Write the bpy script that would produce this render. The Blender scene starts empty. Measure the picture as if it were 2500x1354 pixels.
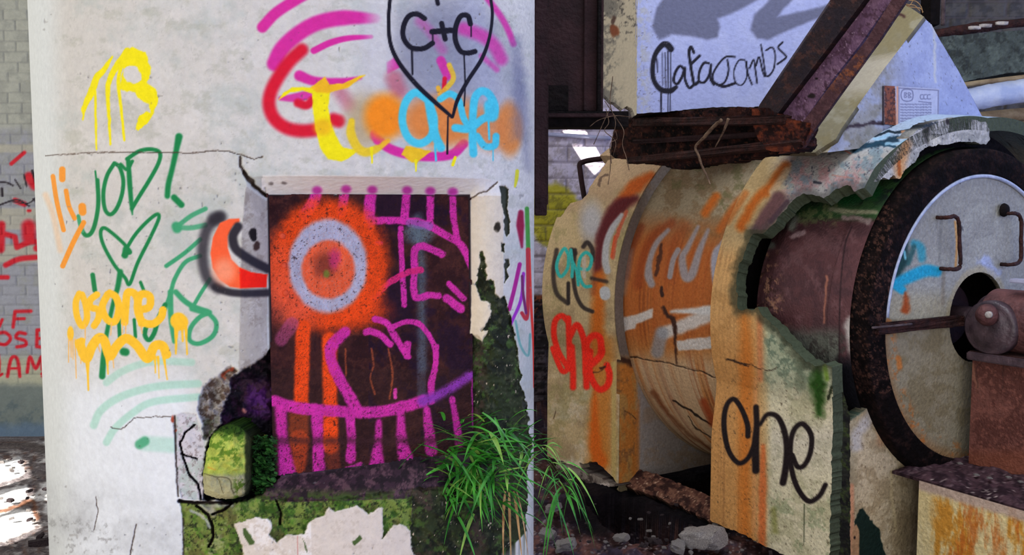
import bpy, bmesh, math, random
import numpy as np
random.seed(7); RNG = np.random.RandomState(7)
SC = bpy.context.scene
COL = SC.collection
# ------------------------------------------------------------------ camera, world, sun, exposure
F, CX, CY, PITCH, CAMH = 2200.0, 1250.0, 677.0, math.radians(4.3), 1.5
cd = bpy.data.cameras.new('camera'); cam = bpy.data.objects.new('camera', cd); COL.objects.link(cam)
cd.sensor_width = 36; cd.lens = 36*F/2500; cd.clip_start = .05
cam.location = (0, 0, CAMH); cam.rotation_euler = (math.pi/2-PITCH, 0, 0); SC.camera = cam
SC.view_settings.view_transform = 'Standard'; SC.view_settings.look = 'None'
SC.view_settings.gamma = 1; SC.view_settings.use_curve_mapping = False
SC.view_settings.exposure = 0.2
W = bpy.data.worlds.new('world'); SC.world = W; W.use_nodes = True
nt = W.node_tree; nt.nodes.clear()
wo = nt.nodes.new('ShaderNodeOutputWorld'); wb = nt.nodes.new('ShaderNodeBackground')
tc = nt.nodes.new('ShaderNodeTexCoord'); sx = nt.nodes.new('ShaderNodeSeparateXYZ')
mr = nt.nodes.new('ShaderNodeMapRange'); mr.inputs[1].default_value = -.7; mr.inputs[2].default_value = .8
cr = nt.nodes.new('ShaderNodeValToRGB')
cr.color_ramp.elements[0].color = (1.0, .98, .93, 1); cr.color_ramp.elements[1].color = (.45, .60, 1.22, 1)
e = cr.color_ramp.elements.new(.45); e.color = (.95, .93, .92, 1)
nt.links.new(tc.outputs['Generated'], sx.inputs[0]); nt.links.new(sx.outputs[0], mr.inputs[0])
nt.links.new(mr.outputs[0], cr.inputs[0]); nt.links.new(cr.outputs[0], wb.inputs[0])
nt.links.new(wb.outputs[0], wo.inputs[0]); wb.inputs[1].default_value = 1.75
SUN = np.array((.45, .60, -.66)); SUN = SUN/np.linalg.norm(SUN)
sl = bpy.data.lights.new('sun', 'SUN'); sl.energy = 14; sl.angle = math.radians(.15); sl.color = (1, .96, .9)
so = bpy.data.objects.new('sun', sl); COL.objects.link(so)
from mathutils import Vector
so.rotation_euler = Vector(SUN).to_track_quat('-Z', 'Y').to_euler(); so.location = (-3, -2, 6)
al_ = bpy.data.lights.new('overhead_fill', 'AREA'); al_.shape = 'RECTANGLE'; al_.size = 3.2; al_.size_y = 2.6; al_.energy = 150; al_.color = (.86, .92, 1)
ao_ = bpy.data.objects.new('overhead_fill', al_); COL.objects.link(ao_); ao_.location = (.8, 2.6, 4.9)  # soft fill lamp added under the closed roof; no opening there

# ------------------------------------------------------------------ helpers
CAM = np.array((0, 0, CAMH)); SP, CP = math.sin(PITCH), math.cos(PITCH)
def project(P):
    X = P[..., 0]; Y = P[..., 1]; Z = P[..., 2]-CAMH
    zc = Y*CP-Z*SP; yc = Y*SP+Z*CP
    return CX+F*X/zc, CY-F*yc/zc
def ray(px, py):
    v = (CY-np.asarray(py, float))/F; u = (np.asarray(px, float)-CX)/F
    return np.stack([u+0*v, CP+v*SP+0*u, -SP+v*CP+0*u], -1)
def hit(px, py, P0, n):
    d = ray(px, py); n = np.asarray(n, float)
    k = ((np.asarray(P0)-CAM)@n)/(d@n)
    return CAM+d*k[..., None]
def hity(px, py, y): return hit(px, py, (0, y, 0), (0, 1, 0))
def hitz(px, py, z=0): return hit(px, py, (0, 0, z), (0, 0, 1))
def zoomf(x0, y0, s): return lambda L: [(x0+a*s, y0+b*s) for a, b in L]
zA = zoomf(0, 0, .5171); zB = zoomf(600, 0, .3693); zC = zoomf(0, 650, .52); zD = zoomf(480, 420, .35443)
zE = zoomf(400, 850, .37217); zF = zoomf(1290, 0, .3324); zG = zoomf(1900, 0, .33241); zH = zoomf(1290, 350, .40613)
zI = zoomf(1800, 350, .40627); zJ = zoomf(1290, 850, .37218); zK = zoomf(1800, 850, .37214); zL = zoomf(0, 340, .458)
zM = zoomf(2120, 180, .19202); zN = zoomf(1220, 480, .6452); zO = zoomf(2180, 600, .4798); zP = zoomf(1290, 1050, .22456)
zQ = zoomf(1290, 280, .17728); zR = zoomf(0, 1000, .26144)

def _h(i, j, s):
    n = (i.astype(np.int64)*374761393+j.astype(np.int64)*668265263+s*1442695041) & 0xffffffff
    n = ((n ^ (n >> 13))*1274126177) & 0xffffffff
    return ((n ^ (n >> 16)) & 0xffffff)/float(0xffffff)
def vnoise(x, y, s=0):
    i = np.floor(x); j = np.floor(y); fx = x-i; fy = y-j
    fx = fx*fx*(3-2*fx); fy = fy*fy*(3-2*fy)
    a = _h(i, j, s); b = _h(i+1, j, s); c = _h(i, j+1, s); d = _h(i+1, j+1, s)
    return (a*(1-fx)+b*fx)*(1-fy)+(c*(1-fx)+d*fx)*fy
def fbm(x, y, sc, oc=4, s=0, g=.55):
    r = 0; a = .5; t = 0
    for k in range(oc):
        r = r+a*vnoise(x/sc, y/sc, s+k*17); t += a; a *= g; sc = sc/2.03
    return r/t
def sst(a, b, x):
    t = np.clip((x-a)/(b-a+1e-9), 0, 1); return t*t*(3-2*t)
def sdf(x, y, poly):                       # positive inside
    P = np.asarray(poly, float); Q = np.roll(P, -1, 0)
    d = np.full(x.shape, 1e18); ins = np.zeros(x.shape, bool)
    for (ax, ay), (bx, by) in zip(P, Q):
        ex, ey = bx-ax, by-ay; L = ex*ex+ey*ey+1e-12
        t = np.clip(((x-ax)*ex+(y-ay)*ey)/L, 0, 1)
        d = np.minimum(d, (x-ax-t*ex)**2+(y-ay-t*ey)**2)
        c = ((ay > y) != (by > y)) & (x < (bx-ax)*(y-ay)/(by-ay+1e-12)+ax); ins ^= c
    return np.where(ins, 1, -1)*np.sqrt(d)
def catmull(pts, n=6):
    P = np.asarray(pts, float)
    if len(P) < 3: return np.array([P[0]+(P[-1]-P[0])*t for t in np.linspace(0, 1, 5)])
    P = np.vstack([2*P[0]-P[1], P, 2*P[-1]-P[-2]]); out = []
    for i in range(1, len(P)-2):
        for t in np.arange(n)/n:
            out.append(.5*((2*P[i])+(-P[i-1]+P[i+1])*t+(2*P[i-1]-5*P[i]+4*P[i+1]-P[i+2])*t*t+(-P[i-1]+3*P[i]-3*P[i+1]+P[i+2])*t**3))
    out.append(P[-2]); return np.array(out)
def c(*a): return np.array(a, float)/255.
class Paint:
    """colour of each surface point; strokes are given in photo coordinates and land on the real surface"""
    def __init__(s, P, base):
        s.P = P.reshape(-1, 3); s.x, s.y = project(s.P); n = len(s.x)
        s.col = np.tile(np.asarray(base, float), (n, 1))
        s.n1 = fbm(s.x, s.y, 14, 3, 5)-.5; s.n2 = fbm(s.x, s.y, 14, 3, 9)-.5; s.g = _h(np.round(s.x*.7), np.round(s.y*.7), 3)
    def mix(s, idx, m, col):
        s.col[idx] += (np.asarray(col)-s.col[idx])*m[:, None]
    def stroke(s, pts, w, col, soft=.3, op=1, jit=0, grain=0, sm=True):
        pts = np.asarray(pts, float)
        Q = catmull(pts) if sm else pts
        w = np.atleast_1d(np.asarray(w, float)); hw = np.interp(np.linspace(0, 1, len(Q)), np.linspace(0, 1, len(w)), w)/2 if len(w) > 1 else np.full(len(Q), w[0]/2)
        m = hw.max()*2+6+jit
        idx = np.where((s.x > Q[:, 0].min()-m) & (s.x < Q[:, 0].max()+m) & (s.y > Q[:, 1].min()-m) & (s.y < Q[:, 1].max()+m))[0]
        if not len(idx): return
        x = s.x[idx]+jit*2*s.n1[idx]; y = s.y[idx]+jit*2*s.n2[idx]; best = np.full(len(idx), 1e9)
        for i in range(len(Q)-1):
            ax, ay = Q[i]; ex, ey = Q[i+1]-Q[i]; L = ex*ex+ey*ey+1e-9
            t = np.clip(((x-ax)*ex+(y-ay)*ey)/L, 0, 1)
            best = np.minimum(best, np.hypot(x-ax-t*ex, y-ay-t*ey)-(hw[i]+(hw[i+1]-hw[i])*t))
        ed = max(1.2, soft*hw.max()); mk = (1-sst(-ed, ed, best))*op
        if grain: mk = mk*(1-grain*(s.g[idx] > .45+.3*mk))
        s.mix(idx, mk, col)
    def poly(s, pts, col, edge=1.5, jit=0, op=1, grain=0):
        P = np.asarray(pts, float); m = edge+jit+4
        idx = np.where((s.x > P[:, 0].min()-m) & (s.x < P[:, 0].max()+m) & (s.y > P[:, 1].min()-m) & (s.y < P[:, 1].max()+m))[0]
        if not len(idx): return
        d = sdf(s.x[idx]+jit*2*s.n1[idx], s.y[idx]+jit*2*s.n2[idx], P); mk = sst(-edge, edge, d)*op
        if grain: mk = mk*(1-grain*(s.g[idx] > .5))
        s.mix(idx, mk, col)
    def ell(s, ctr, rx, ry, col, soft=.4, op=1, jit=0, grain=0):
        cx, cy = ctr; idx = np.where((abs(s.x-cx) < rx*1.6+jit) & (abs(s.y-cy) < ry*1.6+jit))[0]
        if not len(idx): return
        r = np.hypot((s.x[idx]-cx+jit*2*s.n1[idx])/rx, (s.y[idx]-cy+jit*2*s.n2[idx])/ry)
        mk = (1-sst(1-soft, 1+soft, r))*op
        if grain: mk = mk*(1-grain*(s.g[idx] > .45+.3*mk))
        s.mix(idx, mk, col)
    def mott(s, col, sc, lo, hi, op=1, seed=0, mask=None, ax=1, ay=1):
        n = fbm(s.x*ax, s.y*ay, sc, 6, seed, .7); md = (lo+hi)/2; md = .5+(md-.5)*.8; hw = (hi-lo)*.5; m = sst(md-hw, md+hw, n)*op
        if mask is not None: m = m*mask
        s.col += (np.asarray(col)-s.col)*m[:, None]
    def zone(s, m, col):
        s.col += (np.asarray(col)-s.col)*m[:, None]
def to_lin(cl):
    cl = np.clip(cl, 0, 1); return np.where(cl < .04045, cl/12.92, ((cl+.055)/1.055)**2.4)

def mkobj(name, V, Fq, mat, parent=None, col=None, smooth=True):
    me = bpy.data.meshes.new(name); V = np.asarray(V, np.float32)
    Fq = np.asarray(Fq, np.int32); k = Fq.shape[1]
    me.vertices.add(len(V)); me.vertices.foreach_set('co', V.ravel())
    me.loops.add(Fq.size); me.loops.foreach_set('vertex_index', Fq.ravel())
    me.polygons.add(len(Fq)); me.polygons.foreach_set('loop_start', np.arange(0, Fq.size, k, dtype=np.int32))
    me.polygons.foreach_set('use_smooth', np.full(len(Fq), smooth, bool))
    me.update(calc_edges=True)
    if col is not None:
        a = me.color_attributes.new('Col', 'FLOAT_COLOR', 'POINT')
        a.data.foreach_set('color', np.hstack([to_lin(col), np.ones((len(col), 1))]).astype(np.float32).ravel())
    me.materials.append(mat); o = bpy.data.objects.new(name, me); COL.objects.link(o)
    if parent: o.parent = parent; o.matrix_parent_inverse = parent.matrix_world.inverted()
    return o
def surf(name, P, mat, paint, parent=None, base=c(200, 195, 185), f=None, disp=None, thick=None, back=False, flip=False, rimcol=None):
    """grid (ni,nj,3) -> mesh; f = signed mask (>0 kept, edge snapped); disp = metres deeper along the line of sight; thick = vector to close the rim"""
    ni, nj = P.shape[:2]; V = P.reshape(-1, 3).copy()
    x, y = project(V)
    if disp is not None:
        d = disp(x, y, V); u = V-CAM; u /= np.linalg.norm(u, axis=1)[:, None]; V = V+u*d[:, None]
    pt = Paint(V, base); pt.V0 = P.reshape(-1, 3); paint(pt); C = pt.col
    I = np.arange(ni*nj).reshape(ni, nj)
    Q = np.stack([I[:-1, :-1], I[1:, :-1], I[1:, 1:], I[:-1, 1:]], -1).reshape(-1, 4)
    if flip: Q = Q[:, ::-1]
    if f is not None:
        fv = f.ravel(); fg = fv.reshape(ni, nj); Vg = V.reshape(ni, nj, 3); Cg = C.reshape(ni, nj, 3)
        NV = Vg.copy(); NC = Cg.copy(); ok = fg > 0; best = np.full((ni, nj), 9.)
        for di, dj in ((0, 1), (1, 0), (0, -1), (-1, 0), (1, 1), (1, -1), (-1, 1), (-1, -1)):
            a = (slice(max(0, -di), ni-max(0, di)), slice(max(0, -dj), nj-max(0, dj)))
            b = (slice(max(0, di), ni-max(0, -di)), slice(max(0, dj), nj-max(0, -dj)))
            fa, fb = fg[a], fg[b]; t = np.where((fa <= 0) & (fb > 0), fa/(fa-fb-1e-12), 9.)*(1 if di == 0 or dj == 0 else 1.4)
            m = t < best[a]; tt = np.clip(t, 0, 1)[..., None]
            va = Vg[a]+(Vg[b]-Vg[a])*tt; ca = Cg[b]
            sub = NV[a]; sub[m] = va[m]; NV[a] = sub; sc_ = NC[a]; sc_[m] = ca[m]; NC[a] = sc_
            bb = best[a]; bb[m] = t[m]; best[a] = bb
        ok = ok | (best < 9); okf = ok.ravel(); ins = (fg > 0).ravel()
        Q = Q[okf[Q].all(1) & ins[Q].any(1)]; V = NV.reshape(-1, 3); C = NC.reshape(-1, 3)
    if thick is not None and len(Q):
        T = np.asarray(thick, float); T = np.broadcast_to(T, V.shape) if T.ndim == 1 else T.reshape(-1, 3)
        E = np.concatenate([Q[:, [0, 1]], Q[:, [1, 2]], Q[:, [2, 3]], Q[:, [3, 0]]]); key = np.sort(E, 1); key = key[:, 0].astype(np.int64)*len(V)+key[:, 1]
        u, inv, cnt = np.unique(key, return_inverse=True, return_counts=True); Bd = E[cnt[inv] == 1]; n = len(V)
        rc = C*.8 if rimcol is None else np.tile(rimcol, (n, 1))
        # rim gets its own front ring so that shading stays crisp
        V2 = np.vstack([V, V, V+T]); C2 = np.vstack([C, rc, rc])
        R = np.stack([Bd[:, 1]+n, Bd[:, 0]+n, Bd[:, 0]+2*n, Bd[:, 1]+2*n], 1)
        Fs = [Q, R]
        if back: Fs.append(Q[:, ::-1]+2*n)
        Q = np.concatenate(Fs); V, C = V2, C2
    used = np.unique(Q); mp = np.zeros(len(V), np.int64); mp[used] = np.arange(len(used))
    return mkobj(name, V[used], mp[Q], mat, parent, C[used])
def sheet(name, P0, U, Vv, outline, mat, paint, holes=(), step=2.5, thick=None, jag=0, base=c(200, 195, 185), parent=None, disp=None, back=True, rimcol=None, flip=False, fx=None, js=10):
    """flat plate in the plane P0,U,V whose outline was measured in the photograph"""
    P0 = np.asarray(P0, float); U = np.asarray(U, float); Vv = np.asarray(Vv, float); n = np.cross(U, Vv)
    O = np.asarray(outline, float); H = hit(O[:, 0], O[:, 1], P0, n)-P0; u = H@U; v = H@Vv
    dep = np.median(np.linalg.norm(H+P0-CAM, axis=1)); st = step*dep/F
    us = np.arange(u.min()-2*st, u.max()+2*st, st); vs = np.arange(v.min()-2*st, v.max()+2*st, st)
    G = P0+us[:, None, None]*U+vs[None, :, None]*Vv
    x, y = project(G); nz = jag*2*(fbm(x, y, js, 3, 31)-.5) if jag else 0
    ox, oy = O[:, 0], O[:, 1]
    f = sdf(x, y, O)+nz
    for h in holes: f = np.minimum(f, -sdf(x, y, h)+nz)
    if fx is not None: f = np.minimum(f, fx(us[:, None]+0*vs, vs[None, :]+0*us[:, None]))
    return surf(name, G, mat, paint, parent, base, f, disp, thick, back, flip, rimcol)

# materials -----------------------------------------------------------------
def painted(name, rough=.7, bump=.25, bscale=60, var=.12, spec=.3, metal=0, vscale=35):
    m = bpy.data.materials.new(name); m.use_nodes = True; n = m.node_tree.nodes; l = m.node_tree.links
    b = n['Principled BSDF']; b.inputs['Roughness'].default_value = rough; b.inputs['Metallic'].default_value = metal
    b.inputs['Specular IOR Level'].default_value = spec
    a = n.new('ShaderNodeAttribute'); a.attribute_name = 'Col'; t = n.new('ShaderNodeTexCoord')
    z = n.new('ShaderNodeTexNoise'); z.inputs['Scale'].default_value = vscale; z.inputs['Detail'].default_value = 8; z.inputs['Roughness'].default_value = .7
    r = n.new('ShaderNodeMapRange'); r.inputs[1].default_value = .3; r.inputs[2].default_value = .7; r.inputs[3].default_value = 1-var; r.inputs[4].default_value = 1+var*.6
    x = n.new('ShaderNodeVectorMath'); x.operation = 'SCALE'
    l.new(t.outputs['Object'], z.inputs[0]); l.new(z.outputs[0], r.inputs[0]); l.new(a.outputs['Color'], x.inputs[0]); l.new(r.outputs[0], x.inputs['Scale'])
    l.new(x.outputs[0], b.inputs['Base Color'])
    z2 = n.new('ShaderNodeTexNoise'); z2.inputs['Scale'].default_value = bscale; z2.inputs['Detail'].default_value = 9
    bp = n.new('ShaderNodeBump'); bp.inputs['Strength'].default_value = bump; bp.inputs['Distance'].default_value = .02
    l.new(t.outputs['Object'], z2.inputs[0]); l.new(z2.outputs[0], bp.inputs['Height']); l.new(bp.outputs[0], b.inputs['Normal'])
    return m
def noisy(name, c1, c2, c3=None, scale=18, rough=.85, bump=.5, bscale=50, spec=.25, metal=0):
    m = bpy.data.materials.new(name); m.use_nodes = True; n = m.node_tree.nodes; l = m.node_tree.links
    b = n['Principled BSDF']; b.inputs['Roughness'].default_value = rough; b.inputs['Metallic'].default_value = metal
    b.inputs['Specular IOR Level'].default_value = spec
    t = n.new('ShaderNodeTexCoord'); z = n.new('ShaderNodeTexNoise'); z.inputs['Scale'].default_value = scale; z.inputs['Detail'].default_value = 8; z.inputs['Roughness'].default_value = .65
    r = n.new('ShaderNodeValToRGB'); e0, e1 = r.color_ramp.elements; e0.position = .35; e1.position = .65
    e0.color = (*to_lin(c1), 1); e1.color = (*to_lin(c2), 1)
    if c3 is not None: q = r.color_ramp.elements.new(.8); q.color = (*to_lin(c3), 1)
    l.new(t.outputs['Object'], z.inputs[0]); l.new(z.outputs[0], r.inputs[0]); l.new(r.outputs[0], b.inputs['Base Color'])
    z2 = n.new('ShaderNodeTexNoise'); z2.inputs['Scale'].default_value = bscale; z2.inputs['Detail'].default_value = 9
    bp = n.new('ShaderNodeBump'); bp.inputs['Strength'].default_value = bump; bp.inputs['Distance'].default_value = .02
    l.new(t.outputs['Object'], z2.inputs[0]); l.new(z2.outputs[0], bp.inputs['Height']); l.new(bp.outputs[0], b.inputs['Normal'])
    return m
M = dict(
    plaster=painted('plaster', .75, .22, 55, .10, .2, 0, 60), brick=painted('painted_brick', .6, .25, 40, .12, .3),
    steel=painted('painted_steel', .6, .35, 90, .25, .25), case=painted('casing_render', .75, .35, 55, .30, .15, 0, 70),
    ring=painted('rough_rust', .95, .8, 60, .35, .08),
    panel=painted('hatch_steel', .85, .5, 160, .25, .12),
    debris=painted('debris', .95, .9, 30, .35, .1), duct=painted('duct_render', .65, .2, 50, .14, .25, 0, 50),
    rust=noisy('rust', c(26, 14, 14), c(66, 34, 28), c(132, 72, 44), 22, .8, .7, 70),
    darksteel=noisy('dark_steel', c(30, 14, 16), c(50, 28, 30), c(66, 42, 42), 9, .75, .35, 60, .2),
    purple=noisy('purple_steel', c(62, 42, 58), c(104, 74, 92), c(136, 104, 122), 9, .5, .35, 50, .45),
    black=noisy('charred', c(12, 10, 10), c(26, 20, 20), None, 20, .9, .6, 40, .1),
    pipe=noisy('lilac_pipe', c(150, 150, 175), c(190, 190, 215), None, 9, .5, .2, 30),
    beige=noisy('beige_pipe', c(120, 98, 74), c(176, 156, 122), c(196, 180, 150), 8, .7, .4, 30),
    wrap=noisy('white_wrap', c(170, 185, 225), c(214, 222, 242), None, 7, .6, .8, 9),
    stone=noisy('stone', c(52, 40, 42), c(96, 82, 84), c(170, 158, 152), 10, .9, .8, 40),
    pale=noisy('pale_rubble', c(130, 122, 122), c(196, 188, 180), c(220, 210, 200), 16, .9, .8, 40),
    moss=noisy('moss', c(26, 40, 12), c(64, 92, 26), c(110, 128, 48), 24, 1, 1, 60, .1),
    blade=noisy('leaf_blade', c(18, 84, 30), c(76, 166, 46), c(160, 205, 80), 12, .5, .1, 40, .4),
    blade2=noisy('pale_leaf_blade', c(84, 140, 50), c(150, 186, 80), c(190, 205, 130), 12, .5, .1, 40, .4),
    root=noisy('dry_root', c(62, 46, 38), c(128, 104, 84), c(170, 150, 124), 30, .9, .4, 60, .1),
)
def tag(o, label, cat, group=None, kind=None):
    o['label'] = label; o['category'] = cat
    if group: o['group'] = group
    if kind: o['kind'] = kind
    return o
def structure(o): o['kind'] = 'structure'; return o
def empty(name, loc, label, cat, group=None):
    o = bpy.data.objects.new(name, None); COL.objects.link(o); o.location = tuple(loc); o.empty_display_size = .1
    bpy.context.view_layer.update(); return tag(o, label, cat, group)
def tube(name, pts, r, mat, parent=None, seg=10, rough=0, sm=True, n=6, cap=True):
    Q = catmull(pts, n) if sm and len(pts) > 2 else np.asarray(pts, float)
    r = np.interp(np.linspace(0, 1, len(Q)), np.linspace(0, 1, len(np.atleast_1d(r))), np.atleast_1d(r)) if np.ndim(r) else np.full(len(Q), r)
    T = np.gradient(Q, axis=0); T /= np.linalg.norm(T, axis=1)[:, None]+1e-9
    up = np.array((.13, .27, 1.)); V = []
    for q, t, rr in zip(Q, T, r):
        a = np.cross(t, up); a = a/np.linalg.norm(a); b = np.cross(t, a)
        for k in range(seg):
            w = 2*math.pi*k/seg; V.append(q+(a*math.cos(w)+b*math.sin(w))*rr*(1+rough*(random.random()-.5)))
    Fq = [[i*seg+k, i*seg+(k+1) % seg, (i+1)*seg+(k+1) % seg, (i+1)*seg+k] for i in range(len(Q)-1) for k in range(seg)]
    if cap:
        for base_, q in ((0, Q[0]), ((len(Q)-1)*seg, Q[-1])):
            V.append(q); ci = len(V)-1
            Fq += [[base_+k, base_+(k+1) % seg, ci, ci] for k in range(seg)]
    bm = bmesh.new(); vs = [bm.verts.new(v) for v in V]
    for q in Fq:
        try: bm.faces.new([vs[i] for i in dict.fromkeys(q)])
        except ValueError: pass
    return bmo(name, bm, mat, parent, True)
def bmo(name, bm, mat, parent=None, smooth=False, fixn=True):
    if fixn: bmesh.ops.recalc_face_normals(bm, faces=bm.faces)
    me = bpy.data.meshes.new(name); bm.to_mesh(me); bm.free(); me.materials.append(mat)
    if smooth:
        for p in me.polygons: p.use_smooth = True
    o = bpy.data.objects.new(name, me); COL.objects.link(o)
    if parent: o.parent = parent; o.matrix_parent_inverse = parent.matrix_world.inverted()
    return o
def prism(name, pts, vec, mat, parent=None, bev=0, sub=0, rough=0):
    """closed solid: polygon pts (3D) swept by vec"""
    bm = bmesh.new(); vec = np.asarray(vec, float)
    a = [bm.verts.new(p) for p in pts]; b = [bm.verts.new(np.asarray(p)+vec) for p in pts]; n = len(a)
    bm.faces.new(a); bm.faces.new(b[::-1])
    for i in range(n): bm.faces.new([a[(i+1) % n], a[i], b[i], b[(i+1) % n]])
    if bev: bmesh.ops.bevel(bm, geom=bm.edges[:], offset=bev, segments=2, affect='EDGES')
    if sub:
        bmesh.ops.triangulate(bm, faces=[q for q in bm.faces if len(q.verts) > 4])
        bmesh.ops.subdivide_edges(bm, edges=bm.edges[:], cuts=sub, use_grid_fill=True)
        for v in bm.verts:
            v.co += Vector([(random.random()-.5)*rough for _ in range(3)])
    return bmo(name, bm, mat, parent)
def box(name, O, A, B, Cc, mat, parent=None, bev=0, sub=0, rough=0):
    O, A, B, Cc = [np.asarray(q, float) for q in (O, A, B, Cc)]
    return prism(name, [O, O+A, O+A+B, O+B], Cc, mat, parent, bev, sub, rough)
def rockmesh(seed, sub=3, flat=.6, am=.35):
    bm = bmesh.new(); bmesh.ops.create_icosphere(bm, subdivisions=sub, radius=1)
    from mathutils import noise
    for v in bm.verts:
        d = 1+am*noise.noise(v.co*1.1+Vector((seed*3.1, 0, 0)))+am*.5*noise.noise(v.co*2.9+Vector((0, seed*1.7, 0)))+.12*noise.noise(v.co*7+Vector((0, seed, 0)))
        v.co = Vector((max(-.8, min(.8, v.co.x*d)), max(-.75, min(.75, v.co.y*d)), max(-.7, min(.7, v.co.z*d))*flat))
    return bm
def disc_pts(ctr, A, B, r, n=24, a0=0, a1=2*math.pi):
    return [ctr+(A*math.cos(a0+(a1-a0)*i/n)+B*math.sin(a0+(a1-a0)*i/n))*r for i in range(n)]
X3, Y3, Z3 = np.eye(3)

# ------------------------------------------------------------------ machine frame: s along the drum axis, t away from the column side
TH = math.radians(60); AX = np.array((math.cos(TH), -math.sin(TH), 0)); TX = np.array((math.sin(TH), math.cos(TH), 0))
OM = hitz(1510., 1183.); OM[2] = 0
def Mm(s, t, z): 
    s, t, z = np.broadcast_arrays(np.asarray(s, float), np.asarray(t, float), np.asarray(z, float))
    return OM+s[..., None]*AX+t[..., None]*TX+z[..., None]*Z3
def pm(px, py, s=None, t=None):
    return hit(px, py, Mm(s, 0, 0), AX) if s is not None else hit(px, py, Mm(0, t, 0), TX)

# ------------------------------------------------------------------ floor, walls, roof
def brickmask(u, z, bh=.0665, bl=.16, j=.006):
    row = np.floor(z/bh); uu = u+(row % 2)*bl*.5+.03*_h(row, row*0+3, 1); fz = z-row*bh; fu = np.mod(uu, bl)
    d = np.minimum(np.minimum(fz, bh-fz), np.minimum(fu, bl-fu)); return 1-sst(j*.35, j, d)
# floor
gx = np.concatenate([np.linspace(-9, -3.2, 16), np.arange(-3.15, -1.3, .008), np.linspace(-1.25, .05, 30), np.arange(.1, 1.6, .008), np.linspace(1.7, 8, 24)])
gy = np.concatenate([np.linspace(-3, 2.6, 12), np.arange(2.7, 6.4, .011), np.linspace(6.6, 10, 16)])
GX, GY = np.meshgrid(gx, gy, indexing='ij')
pit = sst(-.03, .05, sdf(*project(np.stack([GX, GY, 0*GX], -1)), [(1425, 1200), (1500, 1190), (1640, 1245), (1735, 1290), (1740, 1312), (1640, 1300), (1540, 1305), (1470, 1250)])/60.)*((GX > 0) & (GY > 3))
rough = (fbm(GX*1000, GY*1000, 180, 5, 2)-.5)*.07*((GX > -1)*1.)+(fbm(GX*1000, GY*1000, 60, 4, 2)-.5)*.03
GZ = rough-.04-.28*pit; GZ = np.where(GX < -1, GZ*.5-.0, GZ)
def floor_paint(p):
    X_, Y_ = p.P[:, 0], p.P[:, 1]; left = (X_ < -1.3) | ((X_ < 2.2) & (Y_ < 2.1))  # unseen floor before the stack made pale to bounce sun upward
    p.mott(c(44, 28, 28), 40, .4, .6, .9, 3); p.mott(c(128, 88, 80), 22, .5, .7, .8, 4); p.mott(c(60, 54, 70), 30, .5, .65, .8, 16); p.mott(c(170, 160, 158), 7, .66, .76, .8, 6)
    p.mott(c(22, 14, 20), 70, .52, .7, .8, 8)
    dk = sst(1380, 1440, p.x)*(1-sst(1760, 1800, p.x))*sst(1120, 1150, p.y)*(1-sst(1290, 1320, p.y)); p.zone(dk*.85, c(10, 8, 12))  # shadow in the pit and under the casing painted into the floor
    L = left.astype(float)
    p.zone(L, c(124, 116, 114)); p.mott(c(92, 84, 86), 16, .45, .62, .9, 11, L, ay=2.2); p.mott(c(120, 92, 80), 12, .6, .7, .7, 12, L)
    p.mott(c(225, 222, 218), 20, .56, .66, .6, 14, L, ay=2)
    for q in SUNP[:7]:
        p.poly(q, c(238, 236, 232), 3, 5)  # sun patches are painted pale into the floor colour as well
    p.stroke(zR([(0, 960), (150, 900), (300, 850), (330, 950), (350, 1010)]), 10, c(130, 84, 60), .5, .8, 6)
    p.stroke(zR([(0, 700), (200, 640), (360, 560), (520, 520)]), 9, c(120, 112, 112), .5, .8, 6)
    p.stroke(zR([(0, 340), (200, 320), (400, 360)]), 18, c(104, 96, 92), .6, .8, 8)
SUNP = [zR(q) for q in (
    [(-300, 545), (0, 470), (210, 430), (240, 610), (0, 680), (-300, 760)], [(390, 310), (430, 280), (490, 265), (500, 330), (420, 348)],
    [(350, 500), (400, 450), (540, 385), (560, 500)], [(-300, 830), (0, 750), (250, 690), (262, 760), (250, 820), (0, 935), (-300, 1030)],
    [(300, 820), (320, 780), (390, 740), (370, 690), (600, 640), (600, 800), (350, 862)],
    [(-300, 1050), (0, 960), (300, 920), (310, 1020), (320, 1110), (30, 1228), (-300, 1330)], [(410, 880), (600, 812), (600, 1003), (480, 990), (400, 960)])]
WALLP = [zQ([(400, 185), (560, 155), (620, 165), (650, 225), (675, 180), (720, 140), (770, 170), (800, 240), (880, 290), (800, 350), (510, 350)]),
         zQ([(560, 415), (910, 415), (1000, 580), (1100, 690), (900, 890), (690, 640)])]
structure(surf('floor', np.stack([GX, GY, GZ], -1), M['debris'], floor_paint, base=c(92, 64, 60), flip=False))
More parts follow.
